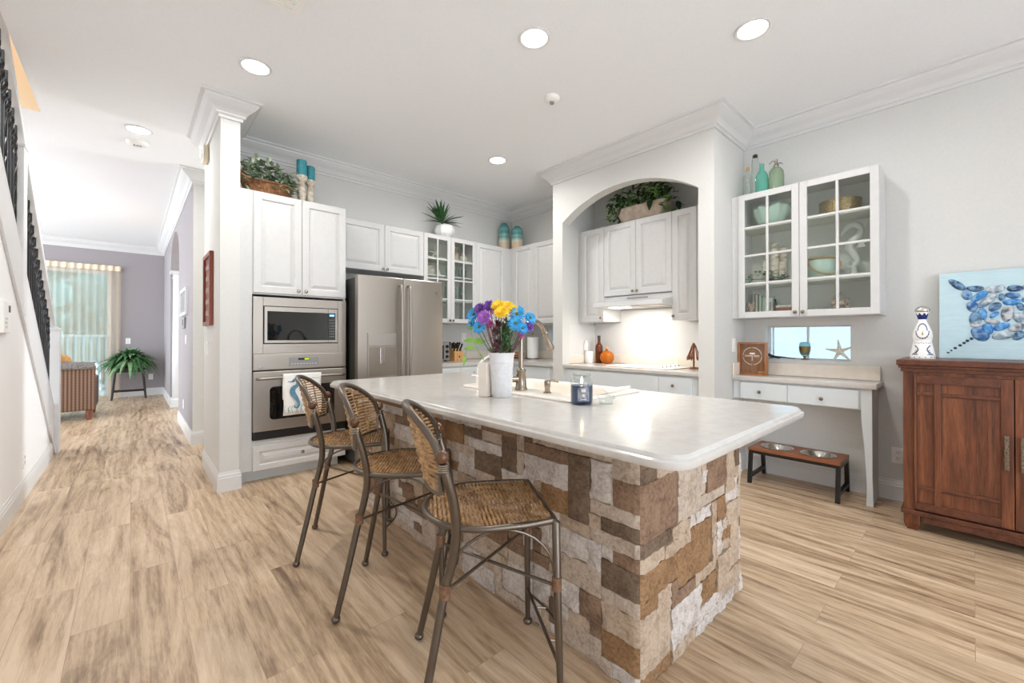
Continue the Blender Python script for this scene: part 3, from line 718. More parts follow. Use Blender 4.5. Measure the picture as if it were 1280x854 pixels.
# wall B left of the arch; local x -> world -y
t = wall_cab('upper_cabinet', 'white two-door wall cabinet left of the arched niche', (3.85, 4.2695, 1.37), -PI / 2, 1.095, .318, TOP - 1.37, [(.08, .46, 0, TOP - 1.37), (.46, 1.095, 0, TOP - 1.37)])
# ---- niche cabinets
t = wall_cab('niche_cabinet', 'narrow white wall cabinet left of the range hood', (3.85, 3.085, 1.37), -PI / 2, .362, .315, TOP - 1.37, [(.05, .362, 0, TOP - 1.37, (.335, .04))])
t = wall_cab('niche_cabinet', 'white double-door wall cabinet over the range hood', (3.85, 2.722, 1.64), -PI / 2, .782, .315, TOP - 1.64, [(0, .391, 0, TOP - 1.64, (.365, .035)), (.391, .782, 0, TOP - 1.64, (.417, .035))])
t = wall_cab('niche_cabinet', 'narrow white wall cabinet right of the range hood', (3.85, 1.94, 1.36), -PI / 2, .455, .315, TOP - 1.36, [(0, .24, 0, TOP - 1.36, (.022, .04)), (.24, .455, 0, TOP - 1.36)])
# ---- range hood
t = thing('range_hood', 'white under-cabinet range hood lighting the cooktop', 'range hood', (3.85, 2.722, 1.638), -PI / 2)
b = MB(); HW = .782
prof = [(.31, -.004), (-.0, -.004), (-.0, -.05), (-.20, -.085), (-.21, -.12), (-.2, -.126), (.31, -.126)]
b.rings([[(x, y, z) for y, z in prof] for x in (0, HW)]); b.build('canopy', 'cab', t)
b = MB(); b.box(.28, .52, -.004, .0, -.04, -.026); b.build('vent_slot', 'grey', t)
b = MB(); b.box(.12, .3, -.1, .05, -.131, -.126); b.build('light_lens', 'lamp', t)
b = MB(); b.box(.42, .74, -.16, .2, -.1285, -.126); b.build('filter', 'nickel', t)
ld = bpy.data.lights.new('hood_light', 'AREA'); ld.size = .2; ld.energy = 4; ld.color = (1, .95, .86)
lo = bpy.data.objects.new('hood_light', ld); C.objects.link(lo); lo.parent = t; lo.location = (.4, .0, -.14)
# ---- base cabinets
def base_cab(name, label, loc, rz, w, d, fronts, h=.865):
    t = thing(name, label, 'cabinet', loc, rz)
    b = MB(); b.box(0, w, 0, d, .1, h, .002); b.build('body', 'base', t)
    b = MB(); b.box(0, w, .07, d, 0, .1); b.build('toe_kick', 'base', t)
    for nm, x0, x1, z0, z1, kn in fronts: add_door(t, x0, x1, z0, z1, kn, nm, .05, nm == 'drawer', 'base')
    return t
base_cab('base_cabinet', 'white base cabinet right of the refrigerator', (2.44, 3.99, 0), 0, 1.1, .6, [('drawer', .02, .37, .70, .85, (.19, .775)), ('drawer', .37, .72, .70, .85, (.55, .775)), ('drawer', .72, 1.09, .70, .85, (.9, .775)), ('door', .02, .37, .11, .69, None), ('door', .37, .72, .11, .69, None), ('door', .72, 1.09, .11, .69, None)])
base_cab('base_cabinet', 'white base cabinet under the window side, left of the arch', (3.52, 3.98, 0), -PI / 2, .80, .64, [('drawer', .2, .74, .70, .85, None), ('door', .2, .74, .11, .69, None)])
base_cab('base_cabinet', 'white base cabinet under the cooktop inside the niche', (3.53, 3.085, 0), -PI / 2, 1.6, .63, [('door', .12, .42, .115, .85, None), ('drawer', .42, 1.175, .70, .85, None), ('drawer', 1.175, 1.48, .70, .85, (1.32, .775)), ('door', .42, 1.175, .115, .69, None), ('door', 1.175, 1.48, .115, .69, None)])
# ---- worktops
def slab(name, label, pts, z0, z1, m='counter', bev=.006):
    b = MB(); b.prism(pts, z0, z1, 'Z', bev); o = b.build(name, m, None, True, 30); return o
o = slab('countertop', 'beige white worktop along the back wall and corner', [(2.44, 4.598), (2.44, 3.965), (3.48, 3.965), (3.48, 3.172), (4.168, 3.172), (4.168, 4.598)], .866, .906); tag(o, cat='countertop', label='L-shaped pale worktop running from the refrigerator round the corner')
o = slab('countertop', '', [(3.5, 3.028), (3.5, 1.542), (3.625, 1.542), (3.625, 1.484), (4.168, 1.484), (4.168, 3.086), (3.625, 3.086), (3.625, 3.028)], .866, .9, 'counter'); tag(o, 'pale worktop inside the arched niche under the range hood', 'countertop')
b = MB(); b.box(2.44, 4.15, 4.578, 4.598, .907, 1.01, .003); b.box(4.148, 4.168, 3.18, 4.578, .907, 1.01, .003); tag(b.build('backsplash', 'beige'), 'low beige backsplash in the kitchen corner behind the paper towels', 'backsplash')
b = MB(); b.box(4.148, 4.168, 1.5, 3.068, .901, 1.0, .003); b.box(3.63, 4.168, 3.07, 3.088, .901, 1.0, .003); tag(b.build('backsplash', 'beige'), 'low beige backsplash along the niche behind the cooktop', 'backsplash')
b = MB(); b.box(4.158, 4.168, 1.5, 3.076, 1.0005, 1.355); b.box(4.158, 4.168, 1.945, 2.72, 1.355, 1.5); b.box(3.55, 4.16, 3.078, 3.0885, 1.0, 1.34); tag(b.build('splash_panel', 'trim'), 'smooth white splash panel under the range hood', 'backsplash')

# ================================================================ DISPLAY CABINET ON THE RIGHT WALL (face x = 3.87)
GZ0, GZ1 = 1.36, 2.41
disp = open_cab('display_cabinet', 'white glass-door display cabinet on the right wall above the desk', (3.87, 1.41, GZ0), -PI / 2, .975, .297, GZ1 - GZ0, [.29, .77], .05)
# three levels of shelves seen through the panes
add_glass_door(disp, .055, .50, 0, GZ1 - GZ0, 2, 4, (.475, .035), .05); add_glass_door(disp, .50, .975, 0, GZ1 - GZ0, 2, 4, (.525, .035), .05)

# ================================================================ DESK UNDER IT
t = thing('desk', 'white built-in wall desk with two drawers and a tapered leg', 'desk', (3.88, 1.408, 0), -PI / 2)
DW = .94
b = MB(); b.box(0, DW - .06, .0, .28, .675, .828, .002); b.build('body', 'base', t)
add_door(t, .06, .41, .678, .818, (.215, .745), 'drawer', .03, True, 'base'); add_door(t, .41, .855, .678, .818, (.635, .735), 'drawer', .03, True, 'base')
b = MB(); prof = [(.865, .828), (.865, .62), (.885, .36), (.895, .12), (.89, 0), (.93, 0), (.925, .2), (.925, .828)]
b.rings([[(x, y, z) for x, z in prof] for y in (-.006, .03)]); b.build('leg', 'base', t)
b = MB(); b.box(.9, .925, .03, .273, 0, .828); b.build('side_panel', 'base', t)
b = MB(); b.box(0, .955, -.03, .284, .83, .87, .006, 3); b.build('desk_top', 'counter', t, True, 30)
b = MB(); b.box(.0, .94, .266, .284, .8705, .976, .003); b.box(0, .016, -.02, .264, .8705, .976, .003); b.build('backsplash', 'beige', t)

# ================================================================ ISLAND
IX0, IX1, IY0, IY1, IZ = .985, 2.15, .475, 2.97, .90
def rounded(x0, x1, y0, y1, r, n=8):
    o = []
    for cx_, cy_, a_ in ((x1 - r, y1 - r, 0), (x0 + r, y1 - r, 90), (x0 + r, y0 + r, 180), (x1 - r, y0 + r, 270)):
        for i in range(n + 1):
            a = math.radians(a_ + 90 * i / n); o.append((cx_ + r * math.cos(a), cy_ + r * math.sin(a)))
    return o
isl = thing('kitchen_island', 'large kitchen island clad in mixed brown and white stone', 'island', (1.7, 1.75, 0))
def IL(p): return (p[0] - 1.7, p[1] - 1.75, p[2])
SX0, SX1, SY0, SY1 = 1.50, 2.05, 1.25, 2.07     # sink cut-out
b = MB(); out = rounded(IX0, IX1, IY0, IY1, .085); steps = [(.012, .862), (.004, .864), (0, .870), (0, .884), (.006, .8875), (.010, .889), (.012, .8945), (.018, .9)]
rs = []
for ins, z in steps:
    rs.append([(x, y, z) for x, y in rounded(IX0 + ins, IX1 - ins, IY0 + ins, IY1 - ins, .085 - ins)])
rs = [[IL(p) for p in r] for r in rs]
b.rings(rs, cap0=False, cap1=False); vb = [b.b.verts.new(p) for p in rs[0]]
# top face around the sink cut-out: bridge outer loop to inner loop
hole = rounded(SX0, SX1, SY0, SY1, .06); vo = [b.b.verts.new(p) for p in rs[-1]]; vi = [b.b.verts.new(IL((x, y, .9))) for x, y in hole]
for j in range(len(vo)):
    k = (j + 1) % len(vo); b.b.faces.new((vo[j], vo[k], vi[k], vi[j]))
vl = [b.b.verts.new(IL((x, y, .862))) for x, y in hole]
for j in range(len(vi)):
    k = (j + 1) % len(vi); b.b.faces.new((vi[j], vi[k], vl[k], vl[j])); b.b.faces.new((vb[k], vb[j], vl[j], vl[k]))
bmesh.ops.remove_doubles(b.b, verts=b.b.verts, dist=1e-5)
top = b.build('worktop', 'counter', isl, True, 35)
# stone cladding: faces 0 = long left face (u along y), 1 = near end face (u along x); 5 cm modules
STONES = "0,0,2,0,1,w 0,2,3,0,1,g 0,3,7,0,2,g 0,7,8,0,1,w 0,8,9,0,2,t 0,9,11,0,2,w 0,11,15,0,1,g 0,15,20,0,2,w 0,20,24,0,3,t 0,24,25,0,1,d 0,25,34,0,1,g 0,34,37,0,2,g 0,37,38,0,1,g 0,38,39,0,1,t 0,39,41,0,1,t 0,41,43,0,1,w 0,0,3,1,3,r 0,7,8,1,3,d 0,11,14,1,3,w 0,14,15,1,3,g 0,24,25,1,2,g 0,25,28,1,3,g 0,28,30,1,2,b 0,30,34,1,2,w 0,37,43,1,2,w 0,3,4,2,3,b 0,4,6,2,3,t 0,6,7,2,3,w 0,8,10,2,5,w 0,10,11,2,3,w 0,15,17,2,3,t 0,17,20,2,3,w 0,24,25,2,3,t 0,28,31,2,3,w 0,31,34,2,3,w 0,34,37,2,4,g 0,37,41,2,4,r 0,41,43,2,4,b 0,0,3,3,5,t 0,3,5,3,5,b 0,5,7,3,5,w 0,7,8,3,4,t 0,10,13,3,4,w 0,13,14,3,4,t 0,14,16,3,4,g 0,16,20,3,4,g 0,20,22,3,4,b 0,22,24,3,5,t 0,24,25,3,5,b 0,25,27,3,4,w 0,27,32,3,4,b 0,32,34,3,4,g 0,7,8,4,5,w 0,10,11,4,5,w 0,11,13,4,5,g 0,13,20,4,5,t 0,20,22,4,6,r 0,25,26,4,5,t 0,26,27,4,5,g 0,27,29,4,5,b 0,29,30,4,5,t 0,30,33,4,5,b 0,33,37,4,5,w 0,37,38,4,6,t 0,38,39,4,6,t 0,39,42,4,5,b 0,42,43,4,6,r 0,0,3,5,6,g 0,3,7,5,7,g 0,7,8,5,7,t 0,8,10,5,6,b 0,10,11,5,6,b 0,11,13,5,6,b 0,13,15,5,7,b 0,15,17,5,7,r 0,17,18,5,7,w 0,18,20,5,6,t 0,22,25,5,7,r 0,25,26,5,7,g 0,26,27,5,6,w 0,27,28,5,6,b 0,28,30,5,7,t 0,30,34,5,6,b 0,34,35,5,6,w 0,35,37,5,8,g 0,39,40,5,8,b 0,40,42,5,7,w 0,0,3,6,8,d 0,8,9,6,7,t 0,9,10,6,7,b 0,10,11,6,7,w 0,11,13,6,7,b 0,18,22,6,8,w 0,26,28,6,7,b 0,30,32,6,8,g 0,32,35,6,7,w 0,37,38,6,8,t 0,38,39,6,9,g 0,42,43,6,8,t 0,3,4,7,9,w 0,4,7,7,9,w 0,7,8,7,9,w 0,8,9,7,9,w 0,9,10,7,8,b 0,10,13,7,10,w 0,13,17,7,8,b 0,17,18,7,8,b 0,22,24,7,10,g 0,24,25,7,9,b 0,25,30,7,8,w 0,32,35,7,8,d 0,40,42,7,9,t 0,0,2,8,9,b 0,2,3,8,9,w 0,9,10,8,10,w 0,13,16,8,9,w 0,16,20,8,9,g 0,20,22,8,9,g 0,25,29,8,11,b 0,29,32,8,10,g 0,32,34,8,9,d 0,34,37,8,10,t 0,37,38,8,9,g 0,39,40,8,11,t 0,42,43,8,10,b 0,0,4,9,10,g 0,4,7,9,10,t 0,7,9,9,10,w 0,13,15,9,10,r 0,15,16,9,10,b 0,16,18,9,10,g 0,18,21,9,10,t 0,21,22,9,10,w 0,24,25,9,12,w 0,32,34,9,10,t 0,37,39,9,10,t 0,40,41,9,12,w 0,41,42,9,11,w 0,0,3,10,11,d 0,3,4,10,11,t 0,4,6,10,15,d 0,6,9,10,12,r 0,9,10,10,11,b 0,10,14,10,11,t 0,14,15,10,11,b 0,15,18,10,11,g 0,18,21,10,12,w 0,21,23,10,11,r 0,23,24,10,11,w 0,29,33,10,11,g 0,33,34,10,11,t 0,34,35,10,11,t 0,35,39,10,11,b 0,42,43,10,11,t 0,0,4,11,12,g 0,9,10,11,12,t 0,10,14,11,12,w 0,14,18,11,13,d 0,21,23,11,13,g 0,23,24,11,12,t 0,25,29,11,12,t 0,29,30,11,12,b 0,30,35,11,13,w 0,35,38,11,14,t 0,38,39,11,12,b 0,39,40,11,12,w 0,41,43,11,12,d 0,0,2,12,14,b 0,2,4,12,15,w 0,6,11,12,14,w 0,11,12,12,13,g 0,12,14,12,15,d 0,18,21,12,13,g 0,23,26,12,13,r 0,26,29,12,13,t 0,29,30,12,14,r 0,38,42,12,14,w 0,42,43,12,14,t 0,11,12,13,14,g 0,14,19,13,14,w 0,19,20,13,14,t 0,20,24,13,15,r 0,24,26,13,15,r 0,26,27,13,14,r 0,27,29,13,16,b 0,30,31,13,16,b 0,31,35,13,14,b 0,0,2,14,17,g 0,6,11,14,15,b 0,11,12,14,17,g 0,14,17,14,15,g 0,17,20,14,15,d 0,26,27,14,16,g 0,29,30,14,17,t 0,31,33,14,15,b 0,33,39,14,15,w 0,39,42,14,15,w 0,42,43,14,17,g 0,2,6,15,17,g 0,6,10,15,17,g 0,10,11,15,17,d 0,12,17,15,17,b 0,17,18,15,17,w 0,18,21,15,17,w 0,21,24,15,17,w 0,24,26,15,16,t 0,31,33,15,17,t 0,33,41,15,17,b 0,41,42,15,16,b 0,24,28,16,17,w 0,28,29,16,17,t 0,30,31,16,17,t 0,41,42,16,17,w 1,0,4,0,1,r 1,4,6,0,1,t 1,6,8,0,1,t 1,8,14,0,1,w 1,14,16,0,1,w 1,16,17,0,1,t 1,17,18,0,2,w 1,0,4,1,5,t 1,4,9,1,4,w 1,9,13,1,2,w 1,13,17,1,2,t 1,9,12,2,4,r 1,12,17,2,3,t 1,17,18,2,3,r 1,12,15,3,5,t 1,15,17,3,7,t 1,17,18,3,6,w 1,4,8,4,5,b 1,8,12,4,5,t 1,0,2,5,6,r 1,2,4,5,6,t 1,4,5,5,6,b 1,5,11,5,8,r 1,11,12,5,7,t 1,12,13,5,8,w 1,13,15,5,6,t 1,0,5,6,8,r 1,13,15,6,7,r 1,17,18,6,7,b 1,11,12,7,9,t 1,13,14,7,8,g 1,14,17,7,9,t 1,17,18,7,10,g 1,0,3,8,9,t 1,3,7,8,9,t 1,7,11,8,9,r 1,12,14,8,10,r 1,0,4,9,10,d 1,4,7,9,10,t 1,7,8,9,10,w 1,8,9,9,10,w 1,9,11,9,10,w 1,11,12,9,10,t 1,14,17,9,10,w 1,0,5,10,14,b 1,5,9,10,12,g 1,9,14,10,11,g 1,14,16,10,14,t 1,16,17,10,11,w 1,17,18,10,11,t 1,9,10,11,12,g 1,10,14,11,14,b 1,16,17,11,12,t 1,17,18,11,13,w 1,5,9,12,14,g 1,9,10,12,13,w 1,16,17,12,14,d 1,9,10,13,15,t 1,17,18,13,15,r 1,0,2,14,15,d 1,2,5,14,15,t 1,5,6,14,16,g 1,6,9,14,17,r 1,10,13,14,16,b 1,13,14,14,15,d 1,14,15,14,16,t 1,15,17,14,15,t 1,0,4,15,16,b 1,4,5,15,16,g 1,9,10,15,17,g 1,13,14,15,16,b 1,15,18,15,16,d 1,0,2,16,17,w 1,2,4,16,17,t 1,4,5,16,17,t 1,5,6,16,17,r 1,10,12,16,17,b 1,12,14,16,17,d 1,14,17,16,17,d 1,17,18,16,17,b"
SCOL = ['st_w', 'st_g', 'st_t', 'st_b', 'st_d', 'st_r']; SIX = {'w': 0, 'g': 1, 't': 2, 'b': 3, 'd': 4, 'r': 5}
random.seed(21)
b = MB()
b.mi = 1; b.box(1.285 - 1.7, 1.33 - 1.7, .78 - 1.75, 2.9 - 1.75, 0, .861); b.box(1.33 - 1.7, 2.13 - 1.7, .775 - 1.75, .82 - 1.75, 0, .861); b.box(1.33 - 1.7, 2.13 - 1.7, 2.86 - 1.75, 2.9 - 1.75, 0, .861); b.box(2.09 - 1.7, 2.13 - 1.7, .82 - 1.75, 2.86 - 1.75, 0, .861)
for tok in STONES.split():
    f, i0, i1, k0, k1, c = tok.split(','); f, i0, i1, k0, k1 = int(f), int(i0), int(i1), int(k0), int(k1)
    u0 = (.76 if f == 0 else 1.27) + i0 * .05; u1 = (.76 if f == 0 else 1.27) + i1 * .05
    if i0 == 0: u0 = .748 if f == 0 else 1.258
    if f == 1 and i1 == 18: u1 = 2.15
    z0, z1 = k0 * .05, min(k1 * .05, .861); rough = {'w': .006, 'g': .003, 't': .004, 'b': .002, 'd': .0015, 'r': .004}[c]
    pr = random.uniform(.0, .012) if i0 else .004; g = .0008
    nu = max(2, round((u1 - u0) / .022)); nz = max(2, round((z1 - z0) / .022)); rows = []
    corner = i0 == 0
    for a in range(nz + 1):
        row = []
        for q in range(nu + 1):
            e = q in (0, nu) or a in (0, nz)
            u = lerp(u0 + g, u1 - g, q / nu); z = lerp(z0 + g, z1 - g, a / nz); d = pr + random.uniform(-rough, rough)
            if not (q == 0 and corner):
                if 0 < a < nz and q == nu: u += random.uniform(-.004, .002) * (rough > .003)
                if 0 < q < nu and a in (0, nz) and z0 > 0 and z1 < .86: z += random.uniform(-.003, .003) * (rough > .002)
            if e: d -= .004
            if corner and q == 0: d = .004 - .012
            if corner and q == 1: d = .003
            p = (1.262 - d, u, z) if f == 0 else (u, .75 - d, z)
            if corner and q == 0: p = (1.268, .756, z)
            row.append(IL(p))
        rows.append(row)
    b.mi = SIX[c]; f0 = len(b.b.faces); V = [[b.b.verts.new(p) for p in r] for r in rows]
    for a in range(nz):
        for q in range(nu): b.b.faces.new((V[a][q], V[a][q + 1], V[a + 1][q + 1], V[a + 1][q]))
    bd = [V[0][q] for q in range(nu)] + [V[a][nu] for a in range(nz)] + [V[nz][q] for q in range(nu, 0, -1)] + [V[a][0] for a in range(nz, 0, -1)]
    bk = [b.b.verts.new((v.co.x + .035, v.co.y, v.co.z) if f == 0 else (v.co.x, v.co.y + .035, v.co.z)) for v in bd]
    for j in range(len(bd)):
        k = (j + 1) % len(bd); b.b.faces.new((bd[j], bk[j], bk[k], bd[k]))
    b._tag(f0)
b.build('stone_cladding', SCOL, isl, True, 35)
# sink
t = thing('kitchen_sink', 'white drop-in sink set into the island worktop', 'sink', (1.775, 1.66, .9))
M['sink'] = mat('sink_white', '#f1e9de', .2)
b = MB(); o1 = rounded(-.3, .3, -.44, .44, .05); r = [[(x, y, z) for x, y in rounded(-.3 + i, .3 - i, -.44 + i, .44 - i, .05)] for i, z in ((0, .001), (.0, .006), (.006, .012), (.016, .013))]
hole = rounded(-.135, .265, -.4, .4, .05)
for i, z in ((0, .013), (-.004, .009), (-.012, -.02), (-.03, -.17), (-.07, -.185)):
    r.append([(x, y, z) for x, y in rounded(-.135 - i, .265 + i, -.4 - i, .4 + i, .05)])
b.rings(r, cap0=False, cap1=True); b.build('basin', 'sink', t, True, 50)
b = MB(); b.lathe([(.045, -.1845), (.042, -.180), (.02, -.183)], 20, (.07, 0, 0)); b.build('drain', 'chrome', t, True)
# faucet
t = thing('kitchen_faucet', 'tall brushed nickel gooseneck pull-down faucet at the island sink', 'faucet', (1.567, 1.652, .913))
b = MB(); b.lathe([(.034, 0), (.035, .008), (.03, .016), (.028, .05), (.024, .095), (.027, .10), (.027, .108), (.022, .112), (.017, .118)], 24); b.build('base', 'nickel', t, True)
P_ = [(0, 0, .11), (0, 0, .19), (0, 0, .27)]
for i in range(1, 11):
    a = math.radians(158) * i / 10; P_.append((.097 * (1 - math.cos(a)), 0, .27 + .105 * math.sin(a)))
b = MB(); b.tube(smoothpath(P_, 3), .0135, 14); b.build('spout', 'nickel', t, True)
e = Vector(P_[-1]); dn = (Vector(P_[-1]) - Vector(P_[-2])).normalized()
b = MB(); pts = [e + dn * d for d in (-.004, .0, .012, .02, .06, .095, .105, .11)]; b.tube(pts, [.0145, .018, .018, .0165, .021, .025, .024, .018], 16); b.build('spray_head', 'nickel', t, True)
b = MB(); b.tube([(0, 0, .062), (-.056, .03, .062)], [.02, .02], 16); b.tube([(-.056, .03, .062), (-.062, .034, .062)], [.022, .022], 16); b.build('handle_hub', 'nickel', t, True)
b = MB(); b.tube([(-.062, .034, .062), (-.066, .036, .062)], [.0205, .0205], 16); b.build('handle_cap', 'black', t, True)
# soap dispenser
t = thing('soap_dispenser', 'short brushed nickel soap dispenser beside the island faucet', 'soap dispenser', (1.575, 1.465, .913))
b = MB(); b.lathe([(.021, 0), (.021, .005), (.014, .01), (.013, .03), (.016, .034), (.016, .058), (.013, .066)], 20); b.build('body', 'nickel', t, True)
b = MB(); b.tube([(0, 0, .064), (.012, -.012, .066), (.034, -.034, .062), (.038, -.038, .055)], [.008, .007, .006, .005], 10); b.build('nozzle', 'nickel', t, True)
# small filter tap on the left of the sink
t = thing('filter_tap', 'small pale filtered water tap left of the flower vase', 'faucet', (1.565, 2.03, .913))
b = MB(); b.lathe([(.017, 0), (.017, .004), (.014, .008), (.014, .045), (.016, .05), (.012, .055)], 18); b.build('base', 'white', t, True)
b = MB(); b.tube(smoothpath([(0, 0, .05), (0, 0, .10), (.012, -.01, .135), (.05, -.04, .17), (.09, -.07, .19)], 5), .006, 10); b.build('spout', 'white', t, True)
b = MB(); b.tube([(0, 0, .052), (-.03, .024, .055)], .0035, 8); b.build('lever', 'white', t, True)

# ---- flower vase and flowers
vx, vy, vz = 1.38, 1.597, .90
t = thing('flower_vase', 'tall white embossed ceramic vase holding the bright flowers', 'vase', (vx, vy, vz))
b = MB(); b.lathe([(.046, .0), (.049, .004), (.053, .08), (.057, .15), (.059, .172), (.0605, .174), (.060, .18), (.063, .208), (.0675, .222), (.0645, .222), (.057, .19), (.05, .09), (.046, .02)], 40, cap0=True, cap1=True); o = b.build('body', 'ceramic', t, True, 60)
b = MB(); random.seed(8)
for i in range(170):
    a = random.uniform(0, 2 * PI); z = random.uniform(.015, .165); r = .049 + .0095 * z / .17 - .0012
    c = Vector((r * math.cos(a), r * math.sin(a), z)); b.ball(c, .0052, 8, (.55, .55, random.uniform(.7, 1.3)))
b.build('embossed_leaves', 'ceramic', t, True)
RT = Vector((.740, -.672, 0)); FWD = Vector((.672, .740, 0)); K = .00397
def fpos(px, py, d): return Vector((vx, vy, vz)) + RT * ((px - 627) * K) + FWD * d + Vector((0, 0, (496 - py) * K))
FL = [(591, 391, .05, 10.5, 'f_blue', 'bright blue daisy at the left edge of the bouquet'), (600, 408, -.06, 8.5, 'f_blue', 'bright blue daisy hanging lowest at the left of the bouquet'),
      (587, 403, .09, 7, 'f_blue', 'blue daisy half hidden behind the left edge of the bouquet'), (646, 392, -.05, 9.5, 'f_blue', 'upper blue daisy of the right-hand cluster, just below the yellow flowers'),
      (644, 404, -.09, 9, 'f_blue', 'blue daisy lowest and nearest in the right-hand cluster'), (653, 409, -.02, 8, 'f_blue', 'blue daisy drooping above the faucet neck'),
      (663, 396, .02, 8.5, 'f_blue', 'blue daisy turned sideways at the far right of the bouquet'), (649, 386, .05, 7.5, 'f_blue', 'blue daisy behind the yellow flowers on the right'),
      (599, 384, .02, 8, 'f_purple', 'purple flower at the upper left of the bouquet'), (611, 381, -.0, 8, 'f_purple', 'purple flower left of the yellow flowers'),
      (606, 396, -.07, 9, 'f_lilac', 'pale lilac flower in front on the left of the bouquet'), (618, 386, .03, 6.5, 'f_pink', 'pink flower tucked left under the yellow flowers'),
      (612, 404, -.02, 5, 'f_pink', 'small dusty pink bud below the lilac flower'), (623, 381, -.03, 9, 'f_yellow', 'yellow flower at the top left of the yellow cluster'),
      (634, 382, -.0, 9.5, 'f_yellow', 'yellow flower at the top of the yellow cluster'), (627, 390, -.08, 9, 'f_yellow', 'yellow flower lowest and nearest in the yellow cluster'),
      (641, 387, -.04, 8.5, 'f_yellow', 'yellow flower on the right of the yellow cluster'), (662, 407, .0, 6, 'f_purple', 'small purple flower at the lower right of the bouquet'), (652, 417, -.03, 4.5, 'f_pink', 'tiny pale pink bud beside the faucet')]
random.seed(12)
for n_, (px, py, d, rad, mc, lb) in enumerate(FL):
    p = fpos(px, py, d); r = rad * K * 1.14
    t = thing('cut_flower', lb, 'flower', p, 0, 'cut flowers in the white vase')
    out = (RT * ((px - 627) * .012) - FWD * (.75 - d * 3) + Vector((0, 0, .75 if mc == 'f_yellow' else .35))).normalized()
    q = out.to_track_quat('Z', 'Y').to_matrix()
    b = MB(); layers = 3 if mc in ('f_yellow', 'f_lilac', 'f_purple') else 2; np_ = 15 if layers == 2 else 16
    for l_ in range(layers):
        for i in range(np_):
            a = 2 * PI * (i + .5 * l_) / np_ + random.uniform(-.08, .08); tilt = .12 + .34 * l_; dr = q @ Vector((math.cos(a) * math.cos(tilt), math.sin(a) * math.cos(tilt), math.sin(tilt)))
            base = q @ Vector((math.cos(a) * r * .1, math.sin(a) * r * .1, .002 * l_))
            leaf(b, base, dr, r * (.92 - .18 * l_) * random.uniform(.92, 1.05), r * .17, .08, q @ Vector((0, 0, 1)), 4, .25)
    b.build('petals', mc, t, True)
    if mc in ('f_blue', 'f_purple'):
        b = MB(); b.ball(q @ Vector((0, 0, .004)), r * .2, 10, (1, 1, 1)); b.build('flower_centre', 'f_eye', t, True)
    a = random.uniform(0, 2 * PI); mouth = Vector((vx, vy, vz + .2)) + RT * max(-.045, min(.045, (px - 627) * .0012)) + FWD * (d * .35) - p
    mid = mouth * .45 + Vector((0, 0, -.01)) - out * .02
    b = MB(); b.tube(smoothpath([-out * .004, -out * .02, mid, mouth, mouth + Vector((0, 0, -.08)) * .8], 4), .0024, 6)
    for i in range(3):
        c = lerp(mid, mouth, i / 3.2); leaf(b, c, (RT * random.uniform(-1, 1) + Vector((0, 0, .5)) - FWD * random.uniform(-.3, .8)), random.uniform(.025, .05), .008, .5)
    b.build('stem', 'burg' if mc in ('f_purple', 'f_lilac', 'f_pink') else 'stem', t, True)
# greenery filling the neck of the vase
t = thing('vase_greenery', 'dark green and burgundy leaves filling the vase neck', 'leaves', (vx, vy, vz + .2)); random.seed(31)
for mname, cnt in (('fern', 70), ('burg', 60), ('stem', 30)):
    b = MB()
    for i in range(cnt):
        a = random.uniform(0, 2 * PI); s_ = -1 if mname == 'burg' else 1
        base = RT * (s_ * random.uniform(-.01, .045)) + FWD * random.uniform(-.04, .04) + Vector((0, 0, random.uniform(.0, .17)))
        leaf(b, base, RT * random.uniform(-.5, .5) + FWD * random.uniform(-.6, .4) + Vector((0, 0, random.uniform(.3, 1))), random.uniform(.03, .065), random.uniform(.005, .011), .3)
    b.build('leaves', mname, t, True)
# pale canister with a young sprig
t = thing('sprig_canister', 'slim beige canister with a young green sprig behind the vase', 'canister', (1.335, 1.668, .9), .2)
b = MB(); b.box(-.0275, .0275, -.0275, .0275, 0, .17, .004); b.build('canister', 'beige', t)
b = MB(); cr = [Vector((0, 0, .165)), RT * -.03 + Vector((0, 0, .22)), RT * -.065 + Vector((0, 0, .28)), RT * -.075 + Vector((0, 0, .34))]
b.tube(smoothpath(cr, 4), .0018, 6); b.tube(smoothpath([RT * -.02 + Vector((0, 0, .2)), RT * -.06 + Vector((0, 0, .245)), RT * -.095 + Vector((0, 0, .24)), RT * -.105 + Vector((0, 0, .2))], 4), .0016, 6); b.build('stem', 'lime', t, True)
b = MB()
for c, d, L_, w in ((cr[2], RT * 1 + Vector((0, 0, .05)), .06, .018), (cr[2], RT * -1 + Vector((0, 0, .2)), .05, .014), (cr[3], RT * .6 + Vector((0, 0, .6)), .03, .009), (cr[3], RT * -.6 + Vector((0, 0, .7)), .03, .008), (RT * -.105 + Vector((0, 0, .205)), RT * -.2 + Vector((0, 0, -1)), .045, .01), (RT * -.06 + Vector((0, 0, .245)), RT * -1 + Vector((0, 0, .1)), .05, .012)):
    leaf(b, c, d, L_, w, .2, -FWD + Vector((0, 0, .3)))
b.build('leaves', 'lime', t, True)
